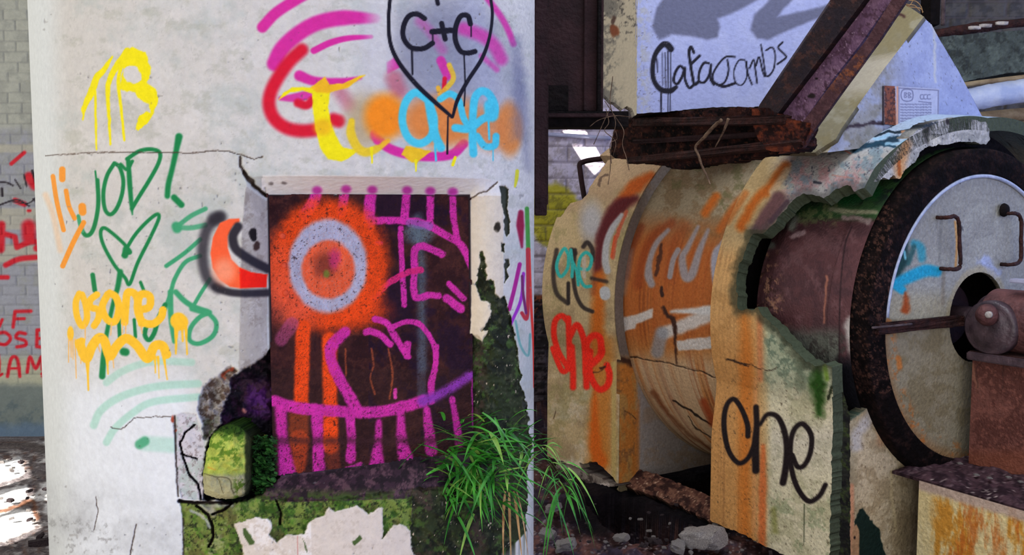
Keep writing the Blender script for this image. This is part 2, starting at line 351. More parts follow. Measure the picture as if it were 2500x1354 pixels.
# left brick wall
YL = 5.96
def wl_disp(x, y, V): return .007*brickmask(V[:, 0], V[:, 2])*(1-sst(925, 945, y))+.006*(fbm(x, y, 30, 4, 3)-.5)
def wl_paint(p):
    p.zone(1-sst(300, 330, p.y+8*p.n1), c(182, 184, 168)); p.mott(c(160, 162, 150), 30, .45, .65, .6, 3)
    for y0, y1 in ((352, 372), (508, 560), (595, 640)): p.zone(sst(y0-3, y0+3, p.y)*(1-sst(y1-3, y1+3, p.y))*.8, c(190, 186, 164))
    p.zone(sst(860, 885, p.y)*.9, c(190, 190, 158)); p.zone(sst(925, 950, p.y+10*p.n1), c(122, 132, 124)); p.mott(c(88, 104, 108), 30, .4, .6, .7, 6, sst(960, 990, p.y))
    p.zone(sst(1020, 1050, p.y+20*p.n1)*.7, c(104, 130, 156))
    p.zone(brickmask(p.P[:, 0], p.P[:, 2], j=.0045)*.28*(1-sst(925, 945, p.y)), c(120, 120, 120))
    R, K = c(222, 18, 40), c(34, 24, 34)
    def s(pts, w, col=R, **k): p.stroke(zL(pts), np.asarray(w)*.458, col, .5, **k)
    s([(60, 130), (130, 70)], 20); s([(155, 200), (185, 245)], 50); s([(222, 195), (228, 250)], 24); s([(80, 325), (130, 345)], 28); s([(150, 380), (160, 380)], 16)
    s([(152, 465), (155, 520)], 72); s([(8, 455), (4, 585)], 40); s([(30, 505), (80, 520), (90, 575), (160, 545), (240, 545)], 28, sm=False); s([(195, 580), (235, 535)], 34)
    s([(30, 670), (100, 638), (190, 628)], 28); s([(225, 702), (245, 700)], 34); s([(-10, 735), (40, 735)], 24)
    s([(165, 915), (80, 917), (70, 1000)], 18, sm=False); s([(75, 957), (130, 955)], 16); s([(-5, 1000), (12, 960)], 16)
    s([(-10, 1032), (30, 1030), (56, 1060), (30, 1092), (-10, 1088)], 18); s([(135, 1035), (100, 1030), (86, 1056), (132, 1072), (136, 1096), (90, 1106)], 18)
    s([(262, 1012), (198, 1016), (196, 1104), (262, 1112)], 18, sm=False); s([(200, 1060), (250, 1060)], 16)
    s([(40, 1262), (60, 1168), (92, 1170), (106, 1262)], 18); s([(48, 1220), (104, 1220)], 14); s([(145, 1240), (160, 1160), (190, 1220), (222, 1158), (226, 1225)], 18)
    s([(-8, 1150), (-2, 1190), (-5, 1255), (12, 1250)], 14); s([(222, 1250), (245, 1228), (275, 1238), (266, 1266), (226, 1262)], 15); s([(262, 1165), (266, 1170)], 16)
    for q, w in (([(0, 228), (35, 230), (70, 246)], 9), ([(80, 215), (110, 262)], 8), ([(128, 190), (142, 250)], 9), ([(172, 168), (205, 262)], 15), ([(10, 262), (12, 300)], 14),
                 ([(-5, 350), (90, 322), (155, 355)], 9), ([(178, 318), (232, 368)], 10), ([(60, 330), (150, 340), (200, 300)], 6)): s(q, w, K)
us = np.concatenate([np.arange(-4.5, -2.55, .0075), np.arange(-2.5, -1.2, .06)]); vs = np.arange(-.1, 3.4, .0075)
structure(surf('wall_left', np.stack(np.broadcast_arrays(us[:, None], YL, vs[None, :]), -1), M['brick'], wl_paint, base=c(166, 168, 174), disp=wl_disp, thick=(0, .25, 0), back=True))
# back brick wall behind the machine
YB = 7.2
def wb_disp(x, y, V): return .012*brickmask(V[:, 0], V[:, 2], .125, .30, .012)+.03*(fbm(x, y, 26, 5, 3)-.5)
def wb_paint(p):
    rt = sst(1900, 1950, p.x); p.zone(rt, c(88, 84, 80)); p.mott(c(60, 58, 58), 22, .45, .6, .8, 5, rt); p.mott(c(140, 128, 104), 30, .5, .65, .7, 7, rt*sst(260, 300, p.y))
    p.zone(rt*sst(80, 90, p.y)*(1-sst(165, 180, p.y)), c(84, 94, 92)); p.zone(rt*sst(270, 300, p.y)*.7, c(140, 122, 92))
    p.mott(c(150, 138, 142), 16, .45, .6, .6, 9, 1-rt)
    p.ell((1352, 525), 62, 78, c(190, 178, 40), .12, .95, 8); p.mott(c(120, 112, 40), 10, .5, .62, .6, 8, (np.hypot((p.x-1352)/60, (p.y-540)/75) < 1)*1.)
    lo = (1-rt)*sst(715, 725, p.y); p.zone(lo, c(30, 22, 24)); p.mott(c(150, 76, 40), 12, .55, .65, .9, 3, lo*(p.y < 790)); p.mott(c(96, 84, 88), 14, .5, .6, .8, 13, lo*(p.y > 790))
    p.zone(brickmask(p.P[:, 0], p.P[:, 2], .125, .30, .010)*.4, c(96, 84, 92))
us = np.concatenate([np.arange(-1.2, -.1, .04), np.arange(-.06, 1.3, .010), np.arange(1.3, 2.9, .05), np.arange(2.9, 4.6, .013), np.arange(4.7, 7, .1)]); vs = np.arange(-.1, 3.8, .010)
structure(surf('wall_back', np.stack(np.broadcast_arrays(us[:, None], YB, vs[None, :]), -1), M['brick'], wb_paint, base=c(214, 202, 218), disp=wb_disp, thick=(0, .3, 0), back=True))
# roof with broken openings that let the sun through
ZR = 5.0
def roofpoly(pts, kind):
    P = np.array(pts); Q = hitz(P[:, 0], P[:, 1], 0) if kind == 'f' else hity(P[:, 0], P[:, 1], YB)
    k = (ZR-Q[:, 2])/(-SUN[2]); return (Q-SUN*k[:, None])[:, :2]
holes = [roofpoly(q, 'f') for q in SUNP]+[roofpoly(q, 'w') for q in WALLP]
def roofrect(x0, x1, y0, y1):              # unseen opening added so sun on the floor before the stack bounces upward
    k = ZR/(-SUN[2]); return np.array([(x0, y0), (x1, y0), (x1, y1), (x0, y1)])-(SUN*k)[:2]
holes.append(roofrect(-2.6, 1.9, .2, 2.0))
al = np.vstack(holes); 
def lines(lo, hi, vals, fine=.03):
    L = [lo, hi]+list(np.linspace(lo, hi, 14))
    for h in holes:
        a, b = h[:, vals].min()-.06, h[:, vals].max()+.06; L += list(np.arange(a, b, fine))
    L = np.unique(np.round(L, 3)); return L
lx = lines(-9, 9, 0); ly = lines(-4.5, 11, 1); RX, RY = np.meshgrid(lx, ly, indexing='ij')
rf = np.full(RX.shape, 9.)
for h in holes: rf = np.minimum(rf, -sdf(RX, RY, h))
structure(surf('ceiling', np.stack([RX, RY, 0*RX+ZR], -1), M['debris'], lambda p: None, base=c(120, 115, 112), f=rf, thick=(0, 0, .04), back=True))

# ------------------------------------------------------------------ plastered column
CC = np.array((-.662, 2.823)); CR = .731
def cyl_depth(x, y):
    d = ray(x, y); a = d[..., 0]**2+d[..., 1]**2; b = -2*(d[..., 0]*CC[0]+d[..., 1]*CC[1]); q = CC@CC-CR**2
    D = np.maximum(b*b-4*a*q, 0); return (-b-np.sqrt(D))/(2*a), np.linalg.norm(d, axis=-1)
kl, _ = cyl_depth(np.array(652.), np.array(800.)); kr, _ = cyl_depth(np.array(1150.), np.array(800.))
PL = CAM+ray(652., 800.)*(kl+.055); PR = CAM+ray(1150., 800.)*(kr+.075); PU = (PR-PL); PU[2] = 0; PU /= np.linalg.norm(PU); PN = np.cross(PU, Z3)
def plane_extra(x, y):
    k, n = cyl_depth(x, y); d = ray(x, y); kp = ((PL-CAM)@PN)/(d@PN); return np.clip((kp-k)*n, 0, .35)
OUTER = [(602, 433), (640, 428), (800, 427), (1000, 430), (1180, 434), (1221, 442), (1229, 475), (1229, 660), (1225, 1210), (700, 1225), (585, 1210), (583, 900), (590, 560)]
INNER = [(652, 474), (1148, 474), (1154, 1100), (1000, 1122), (690, 1162), (664, 1162)]
CAV = zE([(745, -40), (650, 60), (540, 140), (490, 165), (435, 195), (435, 290), (405, 360), (385, 420), (370, 500), (330, 560), (300, 600), (270, 700), (258, 985), (440, 1010), (600, 975), (760, 840), (760, 500)])
RUB = zE([(480, 150), (440, 120), (400, 150), (360, 180), (300, 215), (250, 290), (222, 400), (258, 480), (268, 600), (330, 600), (375, 500), (400, 370), (435, 300), (437, 200)])
SLAB = zE([(45, 440), (120, 425), (210, 430), (225, 500), (268, 600), (272, 650), (262, 990), (120, 988), (90, 900), (75, 620), (60, 500)])
MOSSB = zE([(108, 1000), (250, 1010), (440, 1010), (600, 960), (1000, 1000), (1400, 950), (1625, 920), (1620, 1420), (135, 1420), (128, 1150)])
PATCH = zE([(460, 1150), (500, 1140), (600, 1105), (680, 1115), (715, 1170), (690, 1220), (740, 1270), (800, 1220), (920, 1220), (940, 1150), (980, 1120), (1050, 1100), (1075, 1040), (1120, 1075), (1200, 1050), (1270, 1030), (1310, 1060), (1340, 1090), (1410, 1040), (1430, 1040), (1440, 1180), (1430, 1250), (1500, 1160), (1560, 1150), (1620, 1200), (1620, 1300), (1700, 1354), (1760, 1420), (525, 1420), (510, 1290), (490, 1230)])
MOSSR = zD([(1895, 1110), (1970, 1165), (2005, 1095), (1965, 1090), (2028, 985), (2022, 900), (1958, 880), (1925, 780), (1935, 700), (1955, 640), (1952, 550), (1972, 548), (1985, 600), (2000, 640), (1990, 680), (2000, 740), (2042, 745), (2060, 830), (2092, 872), (2122, 850), (2135, 930), (2160, 1010), (2190, 1100), (2205, 1200), (2210, 1354)])+zE([(2322, 30), (2318, 80), (2345, 190), (2330, 210), (2360, 300), (2395, 440), (2390, 560), (2420, 600), (2400, 700), (2385, 800), (2375, 1200), (2250, 1330), (2230, 1420), (1700, 1420), (1640, 1354), (1620, 1290), (1625, 920), (1990, 900), (2010, 700), (2010, 100)])
EDGEF = [zD([(2088, 100), (2120, 95), (2150, 120), (2135, 240), (2162, 340), (2155, 420), (2140, 445), (2122, 400), (2120, 300), (2100, 220)]), zD([(2120, 600), (2148, 600), (2150, 650), (2130, 680), (2150, 720), (2125, 760), (2120, 700)]), zD([(2098, 490), (2118, 500), (2115, 555), (2100, 540)]), zE([(2355, 330), (2385, 350), (2380, 420), (2360, 400)])]
BEIGE = zD([(1885, 1105), (1893, 900), (1890, 740), (1925, 780), (1958, 880), (2022, 900), (2028, 985), (1965, 1090), (2005, 1095), (1970, 1165)])
CRACKS = [(zA([(215, 735), (400, 722), (560, 718), (760, 720), (900, 722), (1000, 712), (1070, 712), (1140, 730), (1200, 752), (1240, 740)]), 1.8), (zA([(1133, 740), (1135, 780), (1150, 810), (1170, 850), (1210, 880), (1257, 925)]), 5),
          (zD([(328, 0), (345, 30), (385, 60), (390, 90), (430, 125), (478, 160)]), 7), (zD([(1888, 185), (1935, 150), (2000, 130), (2070, 72)]), 2.5), (zC([(520, 755), (570, 765), (600, 740), (630, 710), (720, 705), (800, 702)]), 1.6),
          (zC([(450, 1080), (460, 1150), (440, 1240)]), 1.5), (zC([(640, 1210), (625, 1290), (610, 1354)]), 2.2), (zC([(820, 700), (825, 850), (830, 990), (835, 1080)]), 3), (zC([(860, 1180), (862, 1354)]), 2.5)]
DK = [(zE([(200, 500), (135, 560), (108, 620), (128, 720), (170, 830), (225, 890), (245, 990)]), 3), (zE([(110, 690), (170, 710), (220, 725)]), 2.4), (zE([(100, 1000), (200, 1010), (300, 1008), (440, 1012)]), 6),
      (zE([(215, 1030), (290, 1090), (320, 1160), (325, 1240), (295, 1300)]), 4.5), (zE([(450, 1015), (390, 1060), (320, 1085)]), 4), (zE([(740, 1000), (770, 1080), (760, 1150)]), 3)]
def bb(x, y, P, m=30):
    P = np.asarray(P); return (x > P[:, 0].min()-m) & (x < P[:, 0].max()+m) & (y > P[:, 1].min()-m) & (y < P[:, 1].max()+m)
def inside(x, y, P, e=2, jit=5):
    r = np.zeros(x.shape); i = bb(x, y, P)
    if i.any():
        xx, yy = x[i], y[i]; r[i] = sst(-e, e, sdf(xx+jit*2*(fbm(xx, yy, 11, 3, 21)-.5), yy+jit*2*(fbm(xx, yy, 11, 3, 22)-.5), P))
    return r
def linem(x, y, pts, w):
    r = np.zeros(x.shape); P = np.asarray(pts, float); i = bb(x, y, P, w+6)
    if i.any():
        xx = x[i]+4*(fbm(x[i], y[i], 9, 3, 41)-.5); yy = y[i]+4*(fbm(x[i], y[i], 9, 3, 42)-.5); b = np.full(xx.shape, 1e9)
        for a, q in zip(P[:-1], P[1:]):
            e_ = q-a; t = np.clip(((xx-a[0])*e_[0]+(yy-a[1])*e_[1])/(e_@e_+1e-9), 0, 1); b = np.minimum(b, np.hypot(xx-a[0]-t*e_[0], yy-a[1]-t*e_[1]))
        r[i] = 1-sst(w*.3, w*.7+.8, b)
    return r
def col_disp(x, y, V):
    d = np.zeros(x.shape); vis = V[:, 1] < CC[1]+.3
    d += .004*(fbm(x, y, 160, 3, 3)-.5)+.0016*(fbm(x, y, 20, 3, 4)-.5)
    pits = vnoise(x/9, y/9, 77); d += .004*sst(.93, .97, pits)*(vnoise(x/60, y/60, 5) > .6)
    so_ = np.zeros(x.shape); i = bb(x, y, OUTER, 5) & vis; xx, yy = x[i], y[i]
    so1 = sdf(xx, yy, OUTER); si1 = -sdf(xx, yy, INNER); w = np.clip(so1/(so1+np.maximum(si1, 0)+1e-6), 0, 1); w[so1 <= 0] = 0
    pe = plane_extra(xx, yy); sill = sst(1150, 1200, yy)*(so1 > 0)
    dd = w*(pe+.02*(si1 < -6)); w_e = sst(0, 5, so1); d[i] += dd*w_e
    n = fbm(x, y, 24, 5, 8)-.5
    cv = inside(x, y, CAV, 4, 6); j = cv > 0; d[j] = d[j]*(1-cv[j])+cv[j]*(plane_extra(x[j], y[j])+.06+.06*n[j])
    r = inside(x, y, RUB, 4, 5)*(1-cv); d += r*(.035+.09*n)
    r = inside(x, y, SLAB, 2, 3)*(1-cv); d += r*(.006+.012*n)
    mb = inside(x, y, MOSSB, 2, 4)*(1-cv); mr_ = inside(x, y, MOSSR, 2, 6); pa = inside(x, y, PATCH, 1.5, 4)
    d += np.maximum(mb*(1-pa), mr_)*(.013+.035*n)
    for q in EDGEF: d += inside(x, y, q, 1.5, 4)*.014
    for q, wd in CRACKS: d += linem(x, y, q, wd)*min(.02, .0025*wd)
    for q, wd in DK: d += linem(x, y, q, wd)*.03
    return d*vis
def col_paint(p):
    p.mott(c(186, 190, 182), 150, .45, .7, .9, 2); p.mott(c(216, 212, 204), 120, .5, .7, .6, 3); p.mott(c(176, 176, 160), 46, .56, .76, .5, 5, ay=1.4); p.mott(c(170, 168, 160), 9, .7, .8, .4, 6)
    p.zone(sst(820, 1000, p.y)*(1-sst(430, 520, p.x)), c(226, 230, 232)); p.zone(1-sst(100, 170, p.x-.03*p.y), c(214, 218, 214))  # lower left painted paler for light bounced off the sunlit floor
    x, y = p.x, p.y
    ro = inside(x, y, OUTER, 1.5, 0)*(1-inside(x, y, INNER, 1.5, 0)); wt = (x < 652)*ro*(y > 455+.7*(x-600)); p.zone(wt*.85, c(172, 164, 152)); p.mott(c(150, 140, 128), 26, .45, .62, .8, 3, wt); p.mott(c(196, 190, 180), 14, .6, .7, .6, 33, wt); rt = (x > 1150)*ro*(y > 470); p.zone(rt*.8, c(222, 206, 178)); p.zone(inside(x, y, INNER, 2, 0), c(36, 22, 24)); p.zone(ro*(y < 478)*(x > 640)*.8, c(236, 232, 222))  # light painted into the reveals: top as lit from below, left darker
    # ring of repainted gray
    p.ell((1085, 120), 135, 130, c(128, 130, 146), .5, .85, 10); p.ell((1110, 230), 150, 90, c(150, 152, 164), .5, .6, 10); p.stroke([(915, 60), (930, 200), (960, 330)], 80, c(188, 188, 192), .9, .6)
    p.stroke([(1150, 0), (1180, 150), (1215, 330)], 60, c(168, 170, 186), .9, .6)
    G, G2, Y, PK, RD, OR, CYN, K = c(18, 128, 68), c(60, 158, 108), c(244, 228, 10), c(212, 42, 148), c(214, 16, 46), c(245, 138, 22), c(72, 196, 214), c(16, 12, 26)
    s = p.stroke
    # yellow number
    s(zA([(530, 265), (490, 330), (455, 370), (430, 440), (400, 500), (392, 565)]), [5, 14, 16, 18, 12, 3], Y, .15, 1, 3)
    s(zA([(450, 430), (452, 580), (456, 705)]), [6, 6, 4], Y, .2, .95, 1); s(zA([(600, 240), (560, 300), (520, 370), (508, 440), (515, 560), (520, 680)]), [16, 16, 14, 10, 8, 5], Y, .2, 1, 2)
    s(zA([(578, 290), (560, 370), (562, 440), (575, 540), (587, 660)]), [8, 9, 8, 7, 6], Y, .2, 1, 1)
    p.poly(zA([(590, 245), (625, 222), (690, 245), (700, 290), (715, 320), (705, 370), (690, 390), (735, 415), (748, 460), (740, 500), (715, 550), (690, 590), (650, 618), (640, 610), (655, 545), (690, 525), (710, 535), (700, 490), (650, 465), (640, 435), (610, 430), (600, 435), (565, 420), (570, 380), (585, 330), (570, 300)]), Y, 1.5, 3)
    p.poly(zA([(585, 330), (610, 310), (645, 315), (665, 350), (668, 375), (640, 395), (600, 385), (583, 360)]), c(214, 210, 202), 1.5, 3)
    # green writing
    def g(q, w=18, cl=G, **k): s(zA(q), np.asarray(w)*.5171, cl, .35, **k)
    g([(450, 808), (455, 850)], 9); g([(460, 850), (464, 960), (450, 1050), (430, 1100), (405, 1110), (385, 1085)], 20); g([(370, 1020), (378, 1060), (390, 1090)], 18, G2)
    g([(540, 770), (505, 830), (488, 910), (495, 985), (520, 1012), (550, 985), (575, 920), (582, 850), (565, 790), (545, 772)], 19); g([(570, 775), (600, 800), (625, 760)], 16)
    g([(606, 760), (612, 860), (620, 960), (625, 1012)], [22, 24, 20, 6]); g([(600, 750), (660, 712), (720, 705), (755, 722), (748, 770), (705, 850), (655, 930), (622, 985)], 19)
    g([(845, 645), (832, 710), (812, 800), (795, 870), (790, 925)], [34, 26, 24, 26, 26]); g([(822, 932), (856, 966)], 30)
    g([(600, 1195), (615, 1188), (585, 1150), (530, 1100), (490, 1075), (475, 1100), (490, 1160), (540, 1250), (590, 1310), (612, 1340), (650, 1240), (710, 1120), (750, 1030), (738, 1012), (690, 1050), (640, 1105), (605, 1160), (582, 1205)], 17); g([(595, 1175), (590, 1205)], 30)
    g([(970, 985), (900, 1020), (835, 1070)], 22, G2, op=.9); g([(835, 1072), (900, 1075), (970, 1062)], 24, G2, op=.8); g([(832, 1068), (836, 1078)], 44, G2); g([(945, 1130), (870, 1195), (785, 1255)], 20, G2)
    def h(q, w=18, cl=G2, **k): s(zC(q), np.asarray(w)*.52, cl, .35, **k)
    h([(940, -50), (870, -20), (820, 60), (800, 130), (775, 200)], 20); h([(800, 120), (803, 240), (820, 350)], 26); h([(825, 120), (870, 165), (930, 200), (975, 215)], 26); h([(985, 60), (940, 130), (900, 200)], 18)
    h([(975, 215), (1015, 265), (1000, 325), (935, 362), (890, 345), (895, 290), (935, 240), (985, 215)], 22); h([(905, 195), (970, 215)], 34)
    h([(435, 40), (445, 112)], 22, G); h([(565, 25), (552, 100), (530, 180), (500, 320), (487, 420), (480, 515)], [26, 24, 20, 20, 26, 30], G); h([(660, 75), (680, 125)], 16, G); h([(555, 200), (562, 330)], 18, G); h([(630, 250), (636, 330)], 16, G)
    h([(690, 270), (680, 320), (700, 345), (725, 310), (745, 240), (775, 180)], 22, G); h([(580, 400), (590, 402)], 36, G)
    PG = c(140, 210, 178)
    for q, w, o in (([(500, 545), (560, 500), (640, 465), (740, 445), (900, 450)], 34, .45), ([(440, 745), (470, 680), (540, 625), (640, 585), (760, 560), (930, 550)], 36, .5), ([(500, 825), (540, 760), (620, 690), (720, 635), (930, 612)], 34, .5), ([(680, 830), (820, 840)], 70, .4), ([(655, 835), (680, 820)], 44, .8)): h(q, w, PG if o < .7 else G2, op=o)
    # ochre writing
    OC = c(252, 196, 44)
    def o(q, w=32, **k): s(zC(q), np.asarray(w)*.52, k.pop('cl', OC), .12, **k)
    o([(372, 128), (356, 170), (362, 235), (386, 280), (408, 245), (402, 180), (385, 132)], 30); o([(455, 132), (424, 158), (425, 190), (462, 205), (462, 245), (442, 278)], 32); o([(505, 132), (480, 190), (502, 248), (540, 258), (558, 200), (545, 145), (515, 125)], 34)
    o([(585, 262), (590, 190), (600, 122), (640, 138), (652, 215), (665, 268)], 36); o([(650, 205), (700, 190), (703, 140), (662, 132), (645, 190), (665, 255), (715, 270), (755, 240), (765, 205)], 36)
    o([(838, 255), (845, 262)], 78); o([(828, 285), (826, 410)], [24, 12, 8]); o([(855, 290), (858, 350)], 10); o([(872, 285), (878, 412)], [16, 8, 8]); p.ell(zC([(331, 315)])[0], 8, 18, OC, .15)
    for a, b in (((323, 340), (322, 450)), ((333, 345), (334, 425)), ((342, 345), (343, 435)), ((352, 340), (358, 525)), ((400, 275), (400, 345)), ((523, 265), (520, 322)), ((575, 265), (573, 315)), ((590, 265), (590, 320)), ((662, 280), (668, 315)), ((378, 400), (380, 455)), ((460, 370), (470, 402)), ((530, 430), (534, 475))): o([a, b], [6, 5, 4], cl=c(246, 186, 96))
    o([(384, 350), (378, 412)], [34, 22]); o([(372, 360), (405, 432), (432, 375), (465, 335), (490, 350), (515, 420), (545, 378), (590, 338), (640, 368), (692, 432), (725, 375), (762, 372), (782, 412)], 44)
    for a, b, w in (((410, 430), (415, 580), 15), ((503, 430), (507, 505), 12), ((727, 425), (730, 500), 10), ((742, 425), (747, 525), 8), ((768, 415), (785, 530), 12)): o([a, b], [w*1.6, w*.7, w*.5])
    # orange salutation
    OH = c(243, 152, 44)
    for q, w in (([(250, 832), (268, 950), (300, 1085)], 22), ([(294, 800), (294, 845)], 30), ([(312, 900), (325, 970), (352, 1030)], 22), ([(388, 975), (390, 1000)], 36), ([(395, 1050), (345, 1145), (296, 1255)], 24)): s(zA(q), w*.5171, OH, .2)
    s(zA([(215, 920), (250, 1010), (285, 1180)]), 14, c(240, 190, 140), .8, .5)
    # orange claw with black shade
    KB = c(38, 34, 42)
    s(zD([(150, 310), (80, 380), (50, 470), (42, 600), (75, 730), (150, 800)]), 26, KB, .7, .8); s(zD([(120, 320), (165, 310)]), 30, KB, .6, .8); s(zD([(130, 790), (220, 825), (340, 835), (500, 830)]), 18, KB, .5, .95)
    p.poly(zD([(295, 318), (225, 322), (160, 350), (112, 450), (95, 560), (110, 660), (160, 740), (230, 790), (300, 800), (480, 792), (487, 705), (380, 690), (290, 650), (240, 600), (215, 520), (215, 440), (250, 370), (298, 340)]), c(250, 96, 50), 2)
    p.ell(zD([(190, 680)])[0], 26, 30, c(250, 150, 112), .6, .9); p.poly(zD([(296, 660), (380, 690), (487, 705), (480, 792), (300, 798)]), c(250, 28, 6), 1.5)
    s(zD([(285, 375), (250, 440), (265, 520), (320, 570), (400, 620), (490, 665)]), 22, KB, .4, .97)
    # big eye in pink, red
    def b(q, w, cl=PK, **k): k.setdefault('soft', .3); s(zB(q), np.asarray(w)*.3693, cl, **k)
    b([(110, 180), (200, 85), (330, 0), (400, -40)], 72); b([(190, 420), (240, 320), (350, 220), (480, 150), (650, 118), (860, 122)], [100, 100, 100, 100, 100, 60]); b([(450, 335), (560, 282), (680, 252), (830, 243)], [44, 44, 38, 26])
    b([(355, 500), (450, 535), (600, 545), (760, 515)], [70, 60, 60, 20]); b([(230, 650), (330, 645), (430, 620)], [30, 60, 60], op=.9)
    b([(1590, -20), (1680, 100), (1735, 200), (1770, 290)], 40, op=.85, soft=.6); b([(1440, 190), (1560, 235), (1640, 300), (1690, 390)], 84, op=.75, soft=.6); b([(1150, 140), (1220, 210), (1300, 330)], 60, op=.4, soft=.9); b([(1560, 370), (1660, 460)], 36, op=.6, soft=.8)
    p.poly(zB([(932, 410), (985, 378), (1030, 440), (935, 490)]), PK, 3, 2, .9); b([(1290, 400), (1335, 500)], 60, op=.9)
    b([(850, 900), (940, 975), (1050, 1015), (1200, 1035), (1360, 1020), (1440, 950)], 62)
    b([(900, -40), (890, 200), (880, 400), (850, 580)], 150, c(204, 201, 198), soft=.95, op=.8)
    b([(370, 330), (290, 405), (215, 510), (165, 610), (155, 700), (190, 785), (270, 845), (380, 865), (520, 850)], 84, RD, soft=.5); b([(345, 680), (400, 695), (440, 665)], 56, RD, soft=.5); b([(580, 790), (615, 800)], 84, RD, soft=.5)
    b([(980, 520), (1010, 600)], 110, c(190, 70, 90), soft=.7, op=.6); b([(620, 600), (680, 690)], 90, c(180, 60, 90), soft=.9, op=.5); b([(1315, 520), (1310, 600)], 30, RD, soft=.4)
    TAN = c(176, 150, 106); p.ell(zB([(790, 800)])[0], 48, 66, TAN, .5, .7)
    p.poly(zB([(215, 662), (250, 610), (310, 575), (430, 580), (520, 512), (552, 560), (640, 555), (760, 500), (790, 495), (680, 575), (555, 610), (545, 700), (560, 800), (590, 890), (640, 970), (740, 995), (690, 1040), (630, 1068), (540, 1050), (490, 980), (465, 860), (445, 750), (438, 620), (370, 600), (290, 610)]), Y, 2, 2)
    p.poly(zB([(430, 580), (520, 512), (552, 560), (640, 555), (790, 495), (680, 575), (555, 612), (470, 612)]), c(240, 176, 30), 4, 2, .9); p.ell(zB([(510, 840)])[0], 22, 20, c(240, 180, 20), .5, .8)
    b([(700, 800), (695, 880), (735, 970), (790, 1005), (860, 985), (940, 930)], [40, 60, 60, 60, 50, 30], c(236, 200, 30), op=.9); b([(832, 980), (835, 1075)], [22, 10], Y); p.poly(zB([(1030, 1020), (1060, 960), (1230, 1000), (1160, 1050), (1135, 1075), (1100, 1075)]), c(236, 190, 30), 2, 2); b([(1125, 1060), (1125, 1130)], [20, 8], Y); b([(1385, 1040), (1368, 1090)], 20, Y)
    b([(1345, 430), (1372, 520), (1310, 600)], 34, c(236, 190, 40), op=.85); b([(1272, 580), (1290, 640)], 30, c(240, 180, 50)); b([(1795, 1130), (1790, 1180), (1780, 1232)], [24, 24, 14], c(214, 208, 50)); b([(850, 880), (870, 930)], 50, PK, soft=.4)
    p.ell(zB([(920, 770)])[0], 50, 56, OR, .35, 1); p.ell(zB([(1300, 800)])[0], 100, 62, c(224, 128, 52), .35, .92); p.ell(zB([(1745, 850)])[0], 32, 66, c(222, 132, 58), .3, .92); p.ell(zB([(1620, 850)])[0], 40, 50, c(216, 130, 66), .5, .8)
    def cy(q, w=52): b(q, w, CYN)
    cy([(1200, 655), (1120, 612), (1055, 680), (1035, 800), (1075, 910), (1150, 948), (1225, 900), (1245, 790), (1215, 690)]); cy([(1210, 670), (1232, 800), (1255, 900), (1290, 975)], 58); cy([(1285, 655), (1350, 620), (1410, 665), (1440, 780), (1500, 870)], 44)
    cy([(1385, 845), (1480, 850), (1560, 790), (1640, 750), (1640, 680), (1600, 615), (1550, 605), (1512, 660), (1500, 800), (1500, 920), (1505, 1015)], 52); cy([(1530, 900), (1580, 965), (1645, 960), (1655, 900)], 46); cy([(1620, 700), (1625, 760)], 90); cy([(1250, 960), (1258, 1060)], 14); cy([(1605, 800), (1610, 920)], 14); cy([(1635, 980), (1635, 1060)], 8)
    # black heart and letters
    b([(955, -20), (945, 120), (955, 280), (1010, 410), (1120, 550), (1240, 665), (1362, 772)], [24, 24, 26, 30, 32, 30, 22], K, soft=.15); b([(1368, 772), (1400, 660), (1470, 530), (1560, 390), (1610, 250), (1630, 100), (1618, -20)], [18, 26, 26, 26, 20, 20, 20], K, soft=.15)
    b([(1337, 770), (1332, 1015)], [10, 14], K, soft=.2); b([(1262, -10), (1270, 25)], 28, K)
    b([(1182, 122), (1130, 92), (1075, 110), (1042, 180), (1045, 255), (1095, 315), (1175, 320), (1235, 285)], 34, K, soft=.12); b([(1237, 290), (1236, 200)], 10, K); b([(1098, 320), (1102, 490)], 13, K)
    b([(1232, 210), (1360, 200)], 38, K, soft=.12); b([(1295, 155), (1318, 258)], 34, K, soft=.12)
    b([(1485, 158), (1468, 105), (1420, 108), (1388, 180), (1386, 265), (1420, 338), (1470, 350), (1515, 340)], 34, K, soft=.12); b([(1490, 150), (1490, 240)], 9, K); b([(1443, 360), (1450, 560), (1444, 700)], 10, K)
    # blue-grey streaks and paint runs on the right flank
    s([(1252, 110), (1262, 200), (1262, 330)], [10, 34, 20], c(110, 112, 140), 1.3, .5, 6); s(zB([(1800, 250), (1820, 600), (1850, 900), (1865, 1120)]), [8, 24, 24, 10], c(96, 98, 126), 1.3, .45, 6)
    def n(q, w, cl, **k): s(zN(q), np.asarray(w)*.6452, cl, .35, **k)
    n([(80, 60), (78, 110), (84, 190)], [20, 30, 8], c(150, 20, 60)); n([(103, 45), (108, 200)], 16, c(70, 150, 60)); n([(108, 200), (118, 400), (128, 560), (130, 720)], [16, 10, 9, 6], c(226, 50, 40)); n([(106, 200), (107, 380), (102, 460), (84, 440)], 14, c(190, 50, 60))
    n([(76, 255), (55, 350), (36, 425)], 15, c(170, 30, 130)); n([(90, 290), (80, 390), (40, 485)], 12, c(160, 50, 180)); n([(85, 300), (88, 360), (100, 440)], 10, c(120, 40, 100)); n([(60, 470), (78, 560), (108, 600), (115, 520)], 9, c(90, 160, 150), op=.7)
    # bare, mossy and broken parts
    def msk(P, e=2, j=5): return inside(x, y, P, e, j)
    cv = msk(CAV, 3, 6); rb = msk(RUB, 3, 5)*(1-cv); sb = msk(SLAB, 2, 3)*(1-cv); mb = msk(MOSSB, 2, 4)*(1-cv); mr_ = msk(MOSSR, 2, 6); pa = msk(PATCH, 1.5, 4)*(1-mr_)
